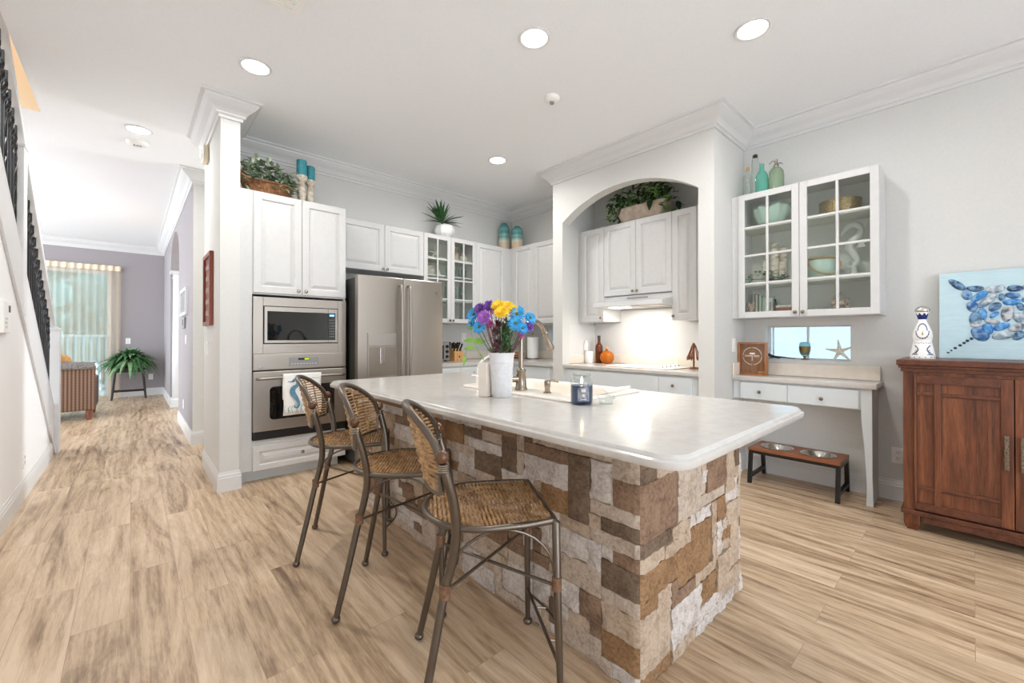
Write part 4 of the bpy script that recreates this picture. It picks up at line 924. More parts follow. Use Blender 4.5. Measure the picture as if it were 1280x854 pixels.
# candle jar and lid
t = thing('candle_jar', 'lit dark blue candle in a clear glass jar on the island', 'candle', (1.50, 1.185, .9))
b = MB(); b.lathe([(.044, 0), (.05, .006), (.05, .098), (.046, .112), (.036, .12), (.035, .124), (.04, .127), (.04, .137), (.035, .139)], 32, cap1=False); b.build('glass_jar', 'clear', t, True, 60)
b = MB(); b.lathe([(.043, .004), (.0475, .01), (.0475, .084), (.02, .0845)], 32); b.build('wax', 'wax_blue', t, True)
b = MB(); rs = []
for i in range(9):
    a = -2.32 + (i - 4) * .13; rs.append([(.0508 * math.cos(a), .0508 * math.sin(a), .018), (.0508 * math.cos(a), .0508 * math.sin(a), .078)])
b.strip(rs); lb_ = b.build('paper_label', 'label', t, True)
b = MB()
for z0_, z1_, s_ in ((.058, .072, .5), (.038, .05, .3), (.024, .028, .6)):
    rs = []
    for i in range(7):
        a = -2.32 + (i - 3) * .13 * s_; rs.append([(.0512 * math.cos(a), .0512 * math.sin(a), z0_), (.0512 * math.cos(a), .0512 * math.sin(a), z1_)])
    b.strip(rs)
b.build('label_print', 'letter_box', lb_)
b = MB(); b.lathe([(.001, .09), (.005, .096), (.0055, .102), (.003, .112), (.0003, .122)], 12); b.build('flame', 'flame', t, True)
b = MB(); b.lathe([(.001, .083), (.001, .092)], 6); b.build('wick', 'black', t)
t = thing('jar_lid', 'round clear glass jar lid lying beside the candle', 'lid', (1.575, 1.108, .9))
b = MB(); b.lathe([(.03, 0), (.03, .022), (.032, .024), (.040, .026), (.041, .034), (.034, .040), (.018, .042)], 28); b.build('glass_lid', 'clear', t, True, 50)
t = thing('dish_brush', 'white handled dish brush resting on the sink rim', 'brush', (1.93, 1.27, .917), math.radians(5))
b = MB(); b.tube([(-.1, 0, .008), (.0, 0, .009), (.11, 0, .008)], [.006, .008, .006], 10); b.build('handle', 'white', t, True)
b = MB(); b.box(-.15, -.095, -.016, .016, .002, .016, .006); b.build('head', 'white', t, True)

# ================================================================ BAR STOOLS
def make_stool(label):
    t = thing('bar_stool', label, 'bar stool', (0, 0, 0), 0, 'woven bar stools along the island')
    F = [(.214, .19, .602), (.216, .205, .3), (.222, .22, .012)]
    Bk = [(-.148, .208, .815), (-.132, .204, .76), (-.117, .196, .70), (-.106, .184, .62), (-.108, .174, .55), (-.124, .168, .47), (-.142, .170, .40), (-.182, .195, .2), (-.222, .22, .012)]
    mirror = lambda ps, s_: [(x, y * s_, z) for x, y, z in ps]
    for s_ in (-1, 1):
        b = MB(); b.tube(mirror([(.20, .175, .607), (.21, .186, .603)] + F[0:], s_), [.012, .0135, .0135, .0125, .010], 12); b.ball((.222, .22 * s_, .0145), .019, 12, (1, 1, .76)); l = b.build('leg', 'stool', t, True)
        b = MB(); b.lathe([(.0145, -.022), (.0165, -.02), (.0158, -.01), (.0167, 0), (.0158, .01), (.0165, .02), (.0145, .022)], 14, (.2135, .2 * s_, .41)); b.build('leather_wrap', 'wrap', l, True)
        pth = smoothpath(mirror(Bk, s_), 4); b = MB(); b.tube(pth, [lerp(.0155, .0125, max(0, (i / len(pth) - .5) * 2)) for i in range(len(pth))], 12); b.ball((-.222, .22 * s_, .0145), .019, 12, (1, 1, .76)); l = b.build('leg', 'stool', t, True)
        b = MB(); b.ball((-.150, .209 * s_, .838), .0215, 16); b.build('ball_finial', 'finial', l, True)
        b = MB()
        for k in range(4):
            z = .794 + k * .0065; b.lathe([(.0165, z - .003), (.0185, z), (.0165, z + .003)], 14, (-.146 + (.8 - z) * -.25 * 0, .2075 * s_, 0))
        b.build('ring_band', 'nickel', l, True)
        b = MB(); b.lathe([(.0155, -.022), (.0178, -.02), (.017, -.01), (.0178, 0), (.017, .01), (.0178, .02), (.0155, .022)], 14, (-.140, .1695 * s_, .41)); b.build('leather_wrap', 'wrap', l, True)
    # seat
    def outline(n=48):
        o = []
        for i in range(n + 1):
            a = -PI / 2 - PI * i / n; o.append((.0 + .20 * math.cos(a) * 1.0, -.205 * -math.sin(a) if False else .205 * math.sin(a)))
        o = [(x - .0, y) for x, y in o]
        return [(.212, -.188), (.11, -.202)] + o + [(.11, .202), (.212, .188)]
    ol = outline()
    b = MB(); b.tube([(x, y, .606) for x, y in ol], .0105, 10, close=True); b.build('seat_frame', 'stool', t, True)
    b = MB(); x = -.18
    def half(x):
        if x > .11: return lerp(.202, .188, (x - .11) / .1)
        if x > 0: return lerp(.205, .202, x / .11)
        return .205 * math.sqrt(max(0, 1 - (x / .2) ** 2))
    i = 0
    while x < .205:
        w = half(x)
        if w > .02:
            n = 16; b.tube([(x + .0012 * math.sin(k * 2.1 + i), lerp(-w, w, k / n), .608 + .0022 * math.cos(PI * (k / 2 + i))) for k in range(n + 1)], .0046, 8)
        x += .0142; i += 1
    for k in range(6):
        y = -.15 + k * .06; xs = -.2 * math.sqrt(1 - (y / .205) ** 2)
        for off in (-.003, .003): b.tube([(lerp(xs, .212, q / 28), y + off, .607 + .0055 * (-1) ** (q + (off > 0))) for q in range(29)], .0022, 6)
    b.build('woven_seat', 'wicker', t, True)
    # backrest
    def bp(s_, v):   # s in -1..1 across, v in 0..1 up
        sc = max(0, 1 - s_ * s_); zt = .802 + .17 * sc ** .55; zb = .718 + .0 * sc; z = lerp(zb, zt, v)
        u = -.150 - .052 * sc - (z - .72) * .26 * sc ** .7; y = .200 * s_
        return Vector((u, y, z))
    N = 28
    rim = [bp(-1 + 2 * i / N, 1) for i in range(N + 1)]
    b = MB(); b.tube(rim, .0125, 10); b.build('back_frame', 'stool', t, True)
    b = MB(); b.tube([bp(-.93 + 1.86 * i / 16, 0) for i in range(17)], .0075, 8)
    for s_ in (-1, 1): b.tube([bp(.95 * s_, 0), bp(.97 * s_, .5), bp(.99 * s_, 1)], .007, 8)
    b.build('lower_rail', 'stool', t, True)
    b = MB()
    for s_ in (-.62, -.31, 0, .31, .62): b.tube([bp(s_, v / 6) + Vector((.003, 0, 0)) for v in range(7)], .0038, 6)
    z = .727; i = 0
    while z < .966:
        sp = []
        for k in range(33):
            s_ = -.97 + 1.94 * k / 32; sc = 1 - s_ * s_; zt = .802 + .17 * sc ** .55
            if z < zt - .004:
                v = (z - .718) / (zt - .718); sp.append(bp(s_, v) + Vector((.0025 * math.cos(PI * (i + k / 4)), 0, 0)))
        if len(sp) > 3: b.tube(sp, .0042, 8)
        z += .0146; i += 1
    b.build('woven_back', 'wicker', t, True)
    # rods
    b = MB(); A = (-.140, .155, .405); B_ = (.213, .19, .405)
    b.tube([(-.140, -.165, .405), (.212, .198, .412)], .0055, 8); b.tube([(-.140, .165, .400), (.212, -.198, .402)], .0055, 8); b.build('cross_stretcher', 'stool', t, True)
    for s_ in (-1, 1):
        b = MB(); pts = []
        for i in range(15):
            a = PI * i / 14; pts.append((lerp(-.128, .206, (1 - math.cos(a)) / 2), s_ * lerp(.172, .196, i / 14), .44 + .15 * math.sin(a)))
        b.tube(pts, .0048, 8); b.build('side_arch', 'stool', t, True)
    b = MB(); b.tube([(.218, -.207, .155), (.218, .207, .155)], .0065, 8)
    b.tube([(.217 + .06 * math.sin(PI * i / 12), lerp(-.208, .208, i / 12), .14) for i in range(13)], .005, 8)
    for y in (-.09, .09): b.tube([(.218, y, .152), (.262, y, .142)], .004, 6)
    b.build('footrest', 'stool', t, True)
    return t
SP = [((.944, 2.475), -28.6, 'woven wicker bar stool farthest along the island, in front of the oven'), ((.951, 1.842), -38.4, 'middle one of the three woven wicker bar stools'), ((.93, 1.182), -30.5, 'woven wicker bar stool nearest the camera, seat fully in view')]
s0 = make_stool(SP[0][2])
for k, ((x, y), a, lb) in enumerate(SP):
    o = s0 if k == 0 else copy_tree(s0)
    o.location = (x, y, 0); o.rotation_euler = (0, 0, math.radians(a)); o['label'] = lb

# ================================================================ ON TOP OF THE TALL CABINETS
Z = TOP
t = thing('wicker_basket', 'brown wicker basket of dusty green leaves on the oven cabinet', 'basket', (.875, 4.14, Z))
b = MB(); rs = []
for z, a_, c_ in ((0, .17, .09), (.05, .185, .10), (.10, .205, .115), (.112, .21, .12)):
    ring = []
    for i in range(36):
        an = 2 * PI * i / 36; k = abs(math.cos(an)); e = .07 * k ** 6 * (z / .112)
        ring.append((a_ * (1 + .12 * k ** 4 * (z / .112)) * math.cos(an), c_ * math.sin(an), z + e))
    rs.append(ring)
b.rings(rs, cap1=False); o = b.build('woven_body', 'basket', t, True); m_ = o.modifiers.new('thick', 'SOLIDIFY'); m_.thickness = .008
b = MB(); b.tube([Vector(p) for p in rs[-1]], .009, 8, True); b.build('rim', 'basket', t, True)
b = MB(); b.tube(smoothpath([(-.2, 0, .14), (-.17, .05, .24), (-.05, .09, .31), (.08, .09, .30), (.18, .05, .2), (.22, 0, .13)], 5), .007, 8); b.build('handle', 'basket', t, True)
random.seed(2)
for mname, cnt in (('eucalyptus', 260), ('euc2', 120)):
    b = MB()
    for i in range(cnt):
        x = random.uniform(-.2, .2); y = random.uniform(-.12, .1); hmax = .30 - .5 * max(0, x) ** 1.0 - .3 * max(0, -x - .1)
        z = random.uniform(.06, max(.1, hmax)); d = Vector((random.uniform(-.5, 1), random.uniform(-1, .5), random.uniform(-.3, .7)))
        leaf(b, (x, y, z), d, random.uniform(.05, .1), random.uniform(.010, .019), random.uniform(.1, .5))
    b.build('leaves', mname, t, True)
def candle(x, y, h, lb, hz, m='candlewood'):
    t = thing('candle_holder', lb, 'candle holder', (x, y, Z), 0, 'candle holders on the oven cabinet')
    b = MB(); b.lathe([(.042, 0), (.044, .012), (.03, .022), (.026, .05), (.04, .1), (.042, .125), (.03, .165), (.022, .2), (.026, .215), (.022, .225), (.045, .255), (.05, hz - .01), (.05, hz)], 24); b.build('turned_stem', 'candlewood', t, True)
    t2 = thing('pillar_candle', lb.replace('white-washed turned candle holder', 'teal pillar candle standing on the holder'), 'candle', (x, y, Z + hz), 0, 'teal pillar candles')
    b = MB(); b.lathe([(.042, 0), (.044, .003), (.044, h - .004), (.04, h), (.02, h - .004), (.003, h - .005)], 28); b.build('wax', 'teal', t2, True)
    b = MB(); b.tube([(0, 0, h - .006), (.001, 0, h + .008)], .001, 5); b.build('wick', 'black', t2)
candle(1.165, 4.19, .145, 'white-washed turned candle holder nearer the leafy basket', .285)
candle(1.262, 4.27, .135, 'white-washed turned candle holder farther from the leafy basket, to its right', .285)
t = thing('yucca_planter', 'spiky green plant in a white marbled bowl above the glass cabinet', 'plant', (2.875, 4.41, Z))
b = MB(); b.lathe([(.05, 0), (.07, .004), (.115, .06), (.125, .1), (.118, .14), (.105, .165), (.098, .165), (.1, .13)], 10); b.build('bowl', 'marble_pot', t)
b = MB(); b.lathe([(.1, .14), (.0, .15)], 10, cap1=False); b.build('soil', 'soil', t)
b = MB(); random.seed(7)
for i in range(38):
    a = random.uniform(0, 2 * PI); el = random.uniform(.0, 1.25); d = Vector((math.cos(a) * math.cos(el), math.sin(a) * math.cos(el) * .3 - .16, math.sin(el))).normalized(); d.y = min(d.y, .1)
    leaf(b, Vector((-.04, 0, .2)) + d * .012, d, random.uniform(.22, .32), .016, .12, n=5, fold=.3)
b.tube([(-.03, 0, .14), (-.04, 0, .21)], .012, 8)
b.build('leaves', 'yucca', t, True)
def banded(name, lb, x, y, r, h, cols):
    t = thing(name, lb, 'vase', (x, y, Z), 0, 'banded vases in the corner'); prof = [(r * .93, 0), (r * .97, .005), (r, h * .3), (r, h * .55), (r, h * .8), (r * .86, h * .9), (r * .55, h * .97), (r * .5, h), (r * .42, h)]
    m = mat('banded_glaze', '#7fa9a2', .25); tt, n, l, bb = nt(m); v = tex_coord(m)
    sx = n.new('ShaderNodeSeparateXYZ'); l.new(v, sx.inputs[0]); mu = n.new('ShaderNodeMath'); mu.operation = 'DIVIDE'; mu.inputs[1].default_value = h; l.new(sx.outputs[2], mu.inputs[0])
    l.new(ramp(m, mu.outputs[0], [(0, '#d8bf9f'), (.30, '#d9c3a6'), (.33, '#d5d8cc'), (.42, '#a9c0b8'), (.5, '#5e9a97'), (.56, '#86b1ab'), (.66, '#4f8f90'), (.78, '#6aa6a1'), (.9, '#4c8a8a'), (1, '#3f7d7f')]), bb.inputs['Base Color'])
    b = MB(); b.lathe(prof, 32); b.build('body', m, t, True)
banded('banded_vase', 'taller teal and sand banded vase on the corner cabinet', 3.91, 4.47, .077, .40, None)
banded('banded_vase', 'shorter teal and sand banded vase on the corner cabinet', 3.96, 4.255, .078, .325, None)
t = thing('trough_planter', 'pale stone trough of trailing green leaves above the hood cabinet', 'plant', (3.985, 2.32, Z), -PI / 2)
b = MB(); rs = []
for z, w_, d_ in ((0, .22, .075), (.02, .24, .085), (.1, .275, .10), (.165, .29, .105), (.165, .275, .092), (.13, .26, .085)):
    rs.append([(x, y, z) for x, y in rounded(-w_, w_, -d_, d_, .05, 4)])
b.rings(rs); b.build('trough', 'stone_pot', t, True)
random.seed(10)
for mname, cnt in (('pothos', 150), ('pothos2', 110)):
    b = MB()
    for i in range(cnt):
        x = random.uniform(-.40, .34) if mname == 'pothos' else random.uniform(-.36, .4); y = random.uniform(-.16, .1); top_ = .40 - .5 * max(0, abs(x) - .15)
        z = random.uniform(.16, max(.2, top_)) if abs(x) < .27 else random.uniform(.08, .30)
        d = Vector((random.uniform(-1, 1), random.uniform(-1, .3), random.uniform(-.7, .5))); leaf(b, (x, y, z), d, random.uniform(.05, .09), random.uniform(.018, .032), random.uniform(.2, .6))
    b.build('leaves', mname, t, True)
b = MB()
for k in range(14):
    x = -.3 + k * .047; b.tube(smoothpath([(x * .5, 0, .14), (x * .8, -.03, .27), (x, -.08, .26), (x * 1.1, -.12, .18)], 4), .003, 5)
b.tube([(.14 + .03 * math.cos(i * .5) * (1 - i / 20), -.02, .37 + .03 * math.sin(i * .5) * (1 - i / 20)) for i in range(15)], .003, 5)
b.build('vines', 'pothos2', t, True)

# four bottles on the display cabinet
def bottle(name, lb, x, y, prof, m, n=24):
    t = thing(name, lb, 'bottle', (x, y, Z), 0, 'bottles on the display cabinet'); b = MB(); b.lathe(prof, n, cap1=False); b.build('glass_body', m, t, True, 50); return t
t = bottle('glass_bottle', 'small clear bottle with a cork at the left on the display cabinet', 3.95, 1.31, [(.03, 0), (.037, .006), (.037, .165), (.032, .185), (.015, .2), (.0145, .225), (.018, .228), (.018, .245), (.012, .247)], 'clear')
b = MB(); b.lathe([(.012, .235), (.014, .258), (.012, .262)], 14); b.build('cork', 'lightwood', t, True)
t = bottle('glass_bottle', 'tallest clear swing-top bottle on the display cabinet', 4.06, 1.285, [(.035, 0), (.042, .006), (.042, .18), (.036, .225), (.022, .29), (.018, .345), (.02, .35), (.02, .37), (.014, .373)], 'clear')
b = MB(); b.lathe([(.018, .371), (.021, .375), (.02, .39), (.012, .397)], 16); b.build('stopper', 'black', t, True)
b = MB()
for s_ in (-1, 1): b.tube([(.0, .02 * s_, .37), (.0, .026 * s_, .33), (.03, .036 * s_, .25)], .0018, 6)
b.build('wire_bail', 'nickel', t, True)
t = bottle('glass_bottle', 'frosted mint green bottle among the clear ones on the display cabinet', 3.94, 1.197, [(.04, 0), (.048, .006), (.049, .1), (.045, .155), (.03, .185), (.019, .197), (.018, .25), (.02, .252), (.0165, .256)], 'mint')
t = bottle('soda_siphon', 'pale green soda siphon with a metal spout on the display cabinet', 3.96, 1.095, [(.045, 0), (.055, .006), (.057, .12), (.052, .165), (.035, .19), (.02, .2), (.016, .203)], 'sage')
b = MB(); b.lathe([(.02, .196), (.022, .2), (.021, .215), (.014, .225), (.01, .25), (.011, .262), (.006, .268)], 16); b.tube([(0, .005, .252), (-.005, .028, .258), (-.008, .05, .238)], [.006, .005, .0045], 8); b.tube([(0, -.005, .222), (-.004, -.03, .23), (-.008, -.048, .214)], [.006, .006, .004], 8); b.build('siphon_head', 'steel', t, True)

# ================================================================ INSIDE THE DISPLAY CABINET
S1, S2, S3 = GZ0 + .77, GZ0 + .29, GZ0 + .018
t = thing('shell_bowl', 'pale sea-green clam shell bowl on the top shelf of the display cabinet', 'bowl', (4.02, 1.145, S1))
b = MB(); rs = []
for j, (zz, rr_) in enumerate(((0, .05), (.02, .085), (.07, .115), (.12, .135), (.15, .142), (.17, .145))):
    ring = []
    for i in range(72):
        a = 2 * PI * i / 72; fl = 1 + .035 * math.cos(a * 12) * (zz / .17); lob = .035 * (abs(math.cos(a * 2.5)) - .5) * (zz / .17)
        ring.append((rr_ * fl * .62 * math.cos(a), rr_ * fl * math.sin(a), zz + lob))
    rs.append(ring)
b.rings(rs, cap1=False); o = b.build('bowl', 'seaglass', t, True, 80); m_ = o.modifiers.new('thick', 'SOLIDIFY'); m_.thickness = .006
t = thing('gold_drum', 'round gold woven box on the top shelf, right door of the display cabinet', 'box', (4.03, .685, S1))
b = MB(); b.lathe([(.125, 0), (.13, .003), (.13, .1), (.133, .102), (.133, .112), (.127, .112), (.126, .02)], 40); b.build('woven_wall', 'gold', t, True)
for k, (y, x, h, r) in enumerate(((1.205, 4.06, .215, .028), (1.145, 4.085, .36, .029), (1.122, 4.02, .295, .033), (1.075, 4.07, .31, .027), (1.062, 4.0, .175, .025))):
    t = thing('birch_candle', ['slim pale candle at the left of the birch group', 'tallest birch-bark candle at the back of the group', 'round-topped white birch candle at the front centre', 'tall birch candle at the right of the group', 'shortest birch candle at the right front'][k] + ' in the display cabinet', 'candle', (x, y, S2), 0, 'birch candles in the display cabinet')
    b = MB(); b.lathe([(r, 0), (r, h - .006), (r * .8, h), (.002, h - .002)], 18); b.build('wax', 'bark', t, True)
    b = MB(); b.tube([(0, 0, h - .004), (0, 0, h + .01)], .0012, 5); b.build('wick', 'black', t)
t = thing('ivy_garland', 'green ivy leaves at the foot of the birch candles', 'plant', (3.945, 1.16, S2)); random.seed(14); b = MB()
for i in range(60):
    y = random.uniform(-.15, .18); z = random.uniform(.01, .10 if -.06 < y < .14 else .05); leaf(b, (random.uniform(-.02, .02), y, z), Vector((random.uniform(-1, .2), random.uniform(-1, 1), random.uniform(-.2, .7))), random.uniform(.03, .055), random.uniform(.011, .02), .4)
b.build('leaves', 'fern', t, True)
b = MB(); b.tube(smoothpath([(0, -.15, .01), (.01, -.05, .03), (0, .06, .04), (.01, .16, .05), (-.01, .21, .07)], 4), .003, 6); b.build('vine', 'stem', t, True)
# seahorse ornament
t = thing('seahorse_ornament', 'frosted white seahorse ornament in the right door of the display cabinet', 'ornament', (4.05, .605, S2))
M['frostglass'] = mat('frosted_ornament', '#e4e8e6', .35, 0, .5, Transmission_Weight=.15)
b = MB(); pts = smoothpath([(0, .075, .325), (0, .062, .355), (0, .03, .395), (0, -.01, .40), (0, -.04, .365), (0, -.03, .315), (0, .01, .27), (0, .025, .225), (0, .0, .175), (0, -.02, .13), (0, .0, .09), (0, .035, .085), (0, .04, .115), (0, .02, .125)], 4)
n_ = len(pts); rc = [.008, .012, .024, .024, .019, .026, .034, .033, .026, .019, .014, .011, .008, .005]
b.tube(pts, [lerp(rc[min(i // 4, 12)], rc[min(i // 4 + 1, 13)], (i % 4) / 4) if i // 4 < 13 else rc[13] for i in range(n_)], 14); b.build('body', 'frostglass', t, True)
b = MB()
for k in range(9):
    a = -.6 + k * .28; b.poly([(0, -.03 - .03 * math.cos(a - .8), .375 + .03 * math.sin(a)), (.004, -.055 - .035 * math.cos(a - .8), .385 + .045 * math.sin(a)), (0, -.03 - .03 * math.cos(a - .5), .375 + .03 * math.sin(a + .3))])
b.prism([(-.03, .26), (-.075, .285), (-.06, .25), (-.07, .225), (-.02, .225)], -.004, .004, 'X'); b.build('fins', 'frostglass', t)
b = MB(); b.lathe([(.06, 0), (.06, .008), (.035, .014), (.02, .05), (.012, .1), (.008, .13)], 20); b.build('stand', 'frostglass', t, True)
t = thing('teal_bowl', 'pale teal glass bowl with a rope handle in the display cabinet', 'bowl', (4.02, .80, S2))
b = MB(); b.lathe([(.05, 0), (.075, .01), (.1, .06), (.105, .12), (.1, .165), (.094, .165), (.098, .12), (.06, .015)], 32); b.build('bowl', 'seaglass', t, True)
b = MB(); b.tube([(.104 * math.cos(2 * PI * i / 30), .104 * math.sin(2 * PI * i / 30), .16) for i in range(30)], .009, 8, True)
b.tube(smoothpath([(-.08, .07, .16), (-.115, .06, .11), (-.12, -.01, .045), (-.11, -.08, .03), (-.09, -.12, .06), (-.06, -.125, .12), (-.05, -.09, .16)], 5), .007, 8); b.build('rope_handle', 'rope', t, True)
t = thing('coral_ornament', 'pale shell and crystal cluster on the bottom shelf, right door', 'ornament', (4.02, .685, S3)); random.seed(6); b = MB()
for i in range(26): b.ball((random.uniform(-.03, .03), random.uniform(-.05, .05), random.uniform(.02, .1)), random.uniform(.014, .026), 8, (1, random.uniform(.6, 1.3), random.uniform(.6, 1.4)))
b.build('shell_cluster', 'coral', t, True)
b = MB()
for p in (((0, .05, .10), (0, 0, .165)), ((0, 0, .165), (0, -.055, .1))): b.tube(p, .013, 4)
b.build('crystal', 'clear', t)
t = thing('coral_branch', 'beige branching coral at the bottom left of the display cabinet', 'ornament', (3.98, 1.30, S3)); b = MB(); random.seed(9)
for i in range(24):
    a = random.uniform(0, 6.28); r = random.uniform(.01, .04); b.tube(smoothpath([(0, 0, 0), (r * .4 * math.cos(a), r * .5 * math.sin(a), .05), (r * math.cos(a), r * 1.2 * math.sin(a), random.uniform(.08, .13))], 3), [.006] * 6 + [.008], 6)
b.build('branches', 'coral', t, True)
for k, (y, h, w_, m_, lb) in enumerate(((1.285, .2, .016, 'book1', 'grey book standing behind the coral branch'), (1.263, .19, .014, 'shell', 'cream book beside the grey book on the bottom shelf'), (1.235, .18, .018, 'book2', 'green book standing on the bottom shelf of the display cabinet'))):
    t = thing('book', lb, 'book', (4.08, y, S3), 0, 'books on the bottom shelf'); b = MB(); b.box(-.07, .06, -w_ / 2, w_ / 2, 0, h, .002); b.build('cover', m_, t); b = MB(); b.box(-.065, .063, -w_ / 2 + .003, w_ / 2 - .003, .004, h - .004); b.build('pages', 'paper', t)
t = thing('photo_frame', 'small pale green picture frame on the bottom shelf of the display cabinet', 'picture frame', (4.03, 1.175, S3), -PI / 2)
b = MB(); w_, h_ = .045, .17
frame(b, -w_, w_, -.008, .008, 0, h_, .014); b.build('frame', 'book2', t); b = MB(); b.box(-w_ + .01, w_ - .01, -.002, .004, .01, h_ - .01); b.build('print', 'paper', t); b = MB(); b.box(-.02, .02, -.004, -.002, .05, .12); b.build('image', 'book1', t)
t = thing('dark_figurine', 'small dark figurine beside the wooden box on the bottom shelf', 'figurine', (4.0, 1.118, S3)); b = MB(); b.lathe([(.014, 0), (.015, .02), (.01, .05), (.016, .09), (.012, .11), (.008, .115), (.011, .13), (.006, .143)], 14); b.build('body', 'black', t, True)
t = thing('wooden_box', 'small reddish wooden box on the bottom shelf, left door', 'box', (4.02, 1.05, S3)); b = MB(); b.box(-.06, .06, -.06, .05, 0, .065, .003); b.build('box', 'walnut', t); b = MB(); b.box(-.062, .062, -.062, .052, .066, .085, .003); b.build('lid', 'candlewood', t)

# ================================================================ INSIDE THE CORNER GLASS CABINET
def starfish(name, lb, loc, R_, axis, tilt=0, m='shell', cat='starfish', group=None):
    t = thing(name, lb, cat, loc, 0, group); b = MB(); f = MB()
    for k in range(5):
        a = PI / 2 + tilt + 2 * PI * k / 5; pts = [(0, 0, 0)]; P = lambda u, v: (u, 0, v) if axis == 'Y' else (0, -u, v)
        b.tube([P(r * R_ * math.cos(a), r * R_ * math.sin(a)) for r in (0, .2, .45, .75, .97, 1)], [R_ * .17, R_ * .16, R_ * .115, R_ * .08, R_ * .045, R_ * .02], 8)
    b.ball((0, 0, 0), R_ * .2, 10, (1, .6, 1) if axis == 'Y' else (.6, 1, 1)); b.build('arms', m, t, True); return t
starfish('starfish', 'white starfish standing in the left door of the corner glass cabinet', (2.742, 4.43, 1.37 + .785 + .077), .09, 'Y', .15)
t = thing('round_shell', 'round pale shell on the middle shelf of the corner glass cabinet', 'shell', (2.665, 4.42, 1.37 + .577 + .0685)); b = MB(); b.ball((0, 0, 0), .068, 20)
for i in range(7): b.ball((.02 * math.cos(i), -.06, .03 * math.sin(i * 1.4)), .014, 8)
b.build('shell', 'shell', t, True)
t = thing('cone_shell', 'small pointed white shell on the middle shelf of the corner glass cabinet', 'shell', (2.80, 4.42, 1.37 + .577)); b = MB(); b.lathe([(.03, 0), (.032, .015), (.022, .03), (.024, .036), (.014, .055), (.015, .06), (.006, .08), (.001, .088)], 14); b.build('shell', 'shell', t, True)
t = thing('tan_carafe', 'tan ornament on the top shelf, right door of the corner glass cabinet', 'ornament', (3.07, 4.45, 1.37 + .785)); b = MB(); b.lathe([(.05, 0), (.06, .03), (.05, .09), (.03, .12), (.045, .17), (.04, .175)], 18); b.build('body', 'coral', t, True)
t = thing('white_conch', 'white conch shell at the right end of the top shelf, corner glass cabinet', 'shell', (3.16, 4.42, 1.37 + .785)); b = MB(); b.lathe([(.02, 0), (.05, .03), (.055, .06), (.03, .09), (.034, .1), (.014, .13), (.002, .15)], 14); b.build('shell', 'shell', t, True)
k = 0
for zz, hgt, row in ((.28, .19, 'lower'), (.577, .12, 'middle')):
    for x in ((2.74, 2.80, 2.92, 3.0, 3.08, 3.16) if row == 'lower' else (2.94, 3.03, 3.12, 3.19)):
        t = thing('drinking_glass', 'clear drinking glass in the row on the %s shelf of the corner glass cabinet' % row, 'glass', (x, 4.43, 1.37 + zz), 0, 'drinking glasses on the %s shelf' % row)
        b = MB(); b.lathe([(.024, 0), (.026, .004), (.033, hgt), (.031, hgt), (.024, .008)], 16); b.build('tumbler', 'clear', t, True)

# ================================================================ BACK WORKTOP
CZ = .9065
t = thing('toaster_oven', 'silver toaster oven with black knobs half hidden by the refrigerator', 'toaster oven', (2.845, 4.26, CZ), 0)
b = MB(); b.box(-.38, 0, 0, .28, .015, .235, .008); b.build('case', 'steel', t)
b = MB(); b.box(-.37, -.085, -.012, 0, .03, .2, .004); d = b.build('door', 'blackglass', t); b = MB(); b.tube([(-.34, -.03, .2), (-.11, -.03, .2)], .006, 8); b.build('handle', 'steel_l', d, True)
b = MB(); b.box(-.075, -.003, -.006, .0, .02, .225); b.build('control_panel', 'grey', t)
for z in (.18, .12, .06):
    b = MB(); b.lathe([(.019, 0), (.019, .014), (.015, .02)], 16, (-.038, -.006, z), 'Y'); b.build('knob', 'black', t, True)
b = MB()
for x in (-.35, -.03):
    for y in (.04, .24): b.lathe([(.014, 0), (.014, .016)], 10, (x, y, 0))
b.build('feet', 'black', t)
t = thing('knife_block', 'light wooden block of black handled knives beside the toaster oven', 'knife block', (2.985, 4.33, CZ))
b = MB(); b.rings([[(x, y, z) for y, z in ((-.07, 0), (.09, 0), (.09, .12), (-.0, .155), (-.07, .105))] for x in (-.065, .065)]); b.build('block', 'lightwood', t)
b = MB(); b.poly([(.0, -.0706, .04), (.018, -.0706, .04), (.018, -.0706, .065), (0, -.0706, .065)]); b.build('mark', 'darkwood', t)
random.seed(4)
for i in range(9):
    x = -.05 + (i % 3) * .042; q = i // 3; y0 = -.04 + q * .05; z0 = .118 + .012 * (1 if q == 1 else 0) + q * .004
    kx = thing('kitchen_knife', 'black handled knife slotted in the wooden block, row %s' % ('nearest the front', 'in the middle', 'at the back')[q], 'knife', (2.985 + x, 4.33 + y0, CZ + z0), 0, 'knives in the block, %s row' % ('front', 'middle', 'back')[q])
    b = MB(); d = Vector((-.25 + .22 * (x + .05) / .084 * 1.4, -.45, .9)).normalized(); L_ = random.uniform(.09, .12); b.tube([d * -.015, d * .0, d * L_ * .5, d * L_], [.009, .012, .0105, .0125], 8); b.build('handle', 'black', kx, True)
t = thing('fruit_basket', 'dark wire fruit basket beside the paper towels', 'basket', (4.0, 4.31, CZ)); b = MB()
for rr_, z in ((.07, .004), (.1, .04), (.105, .075)): b.tube([(rr_ * math.cos(2 * PI * i / 28), rr_ * math.sin(2 * PI * i / 28), z) for i in range(28)], .003, 6, True)
for i in range(14): a = 2 * PI * i / 14; b.tube([(.07 * math.cos(a), .07 * math.sin(a), .004), (.1 * math.cos(a), .1 * math.sin(a), .04), (.105 * math.cos(a), .105 * math.sin(a), .075)], .0022, 5)
b.tube([(-.07, 0, .004), (.07, 0, .004)], .003, 5); b.tube([(0, -.07, .004), (0, .07, .004)], .003, 5)
b.tube(smoothpath([(.0, .105, .075), (.0, .1, .17), (0, .0, .2), (0, -.1, .17), (0, -.105, .075)], 5), .004, 6); b.build('wire_frame', 'iron', t, True)
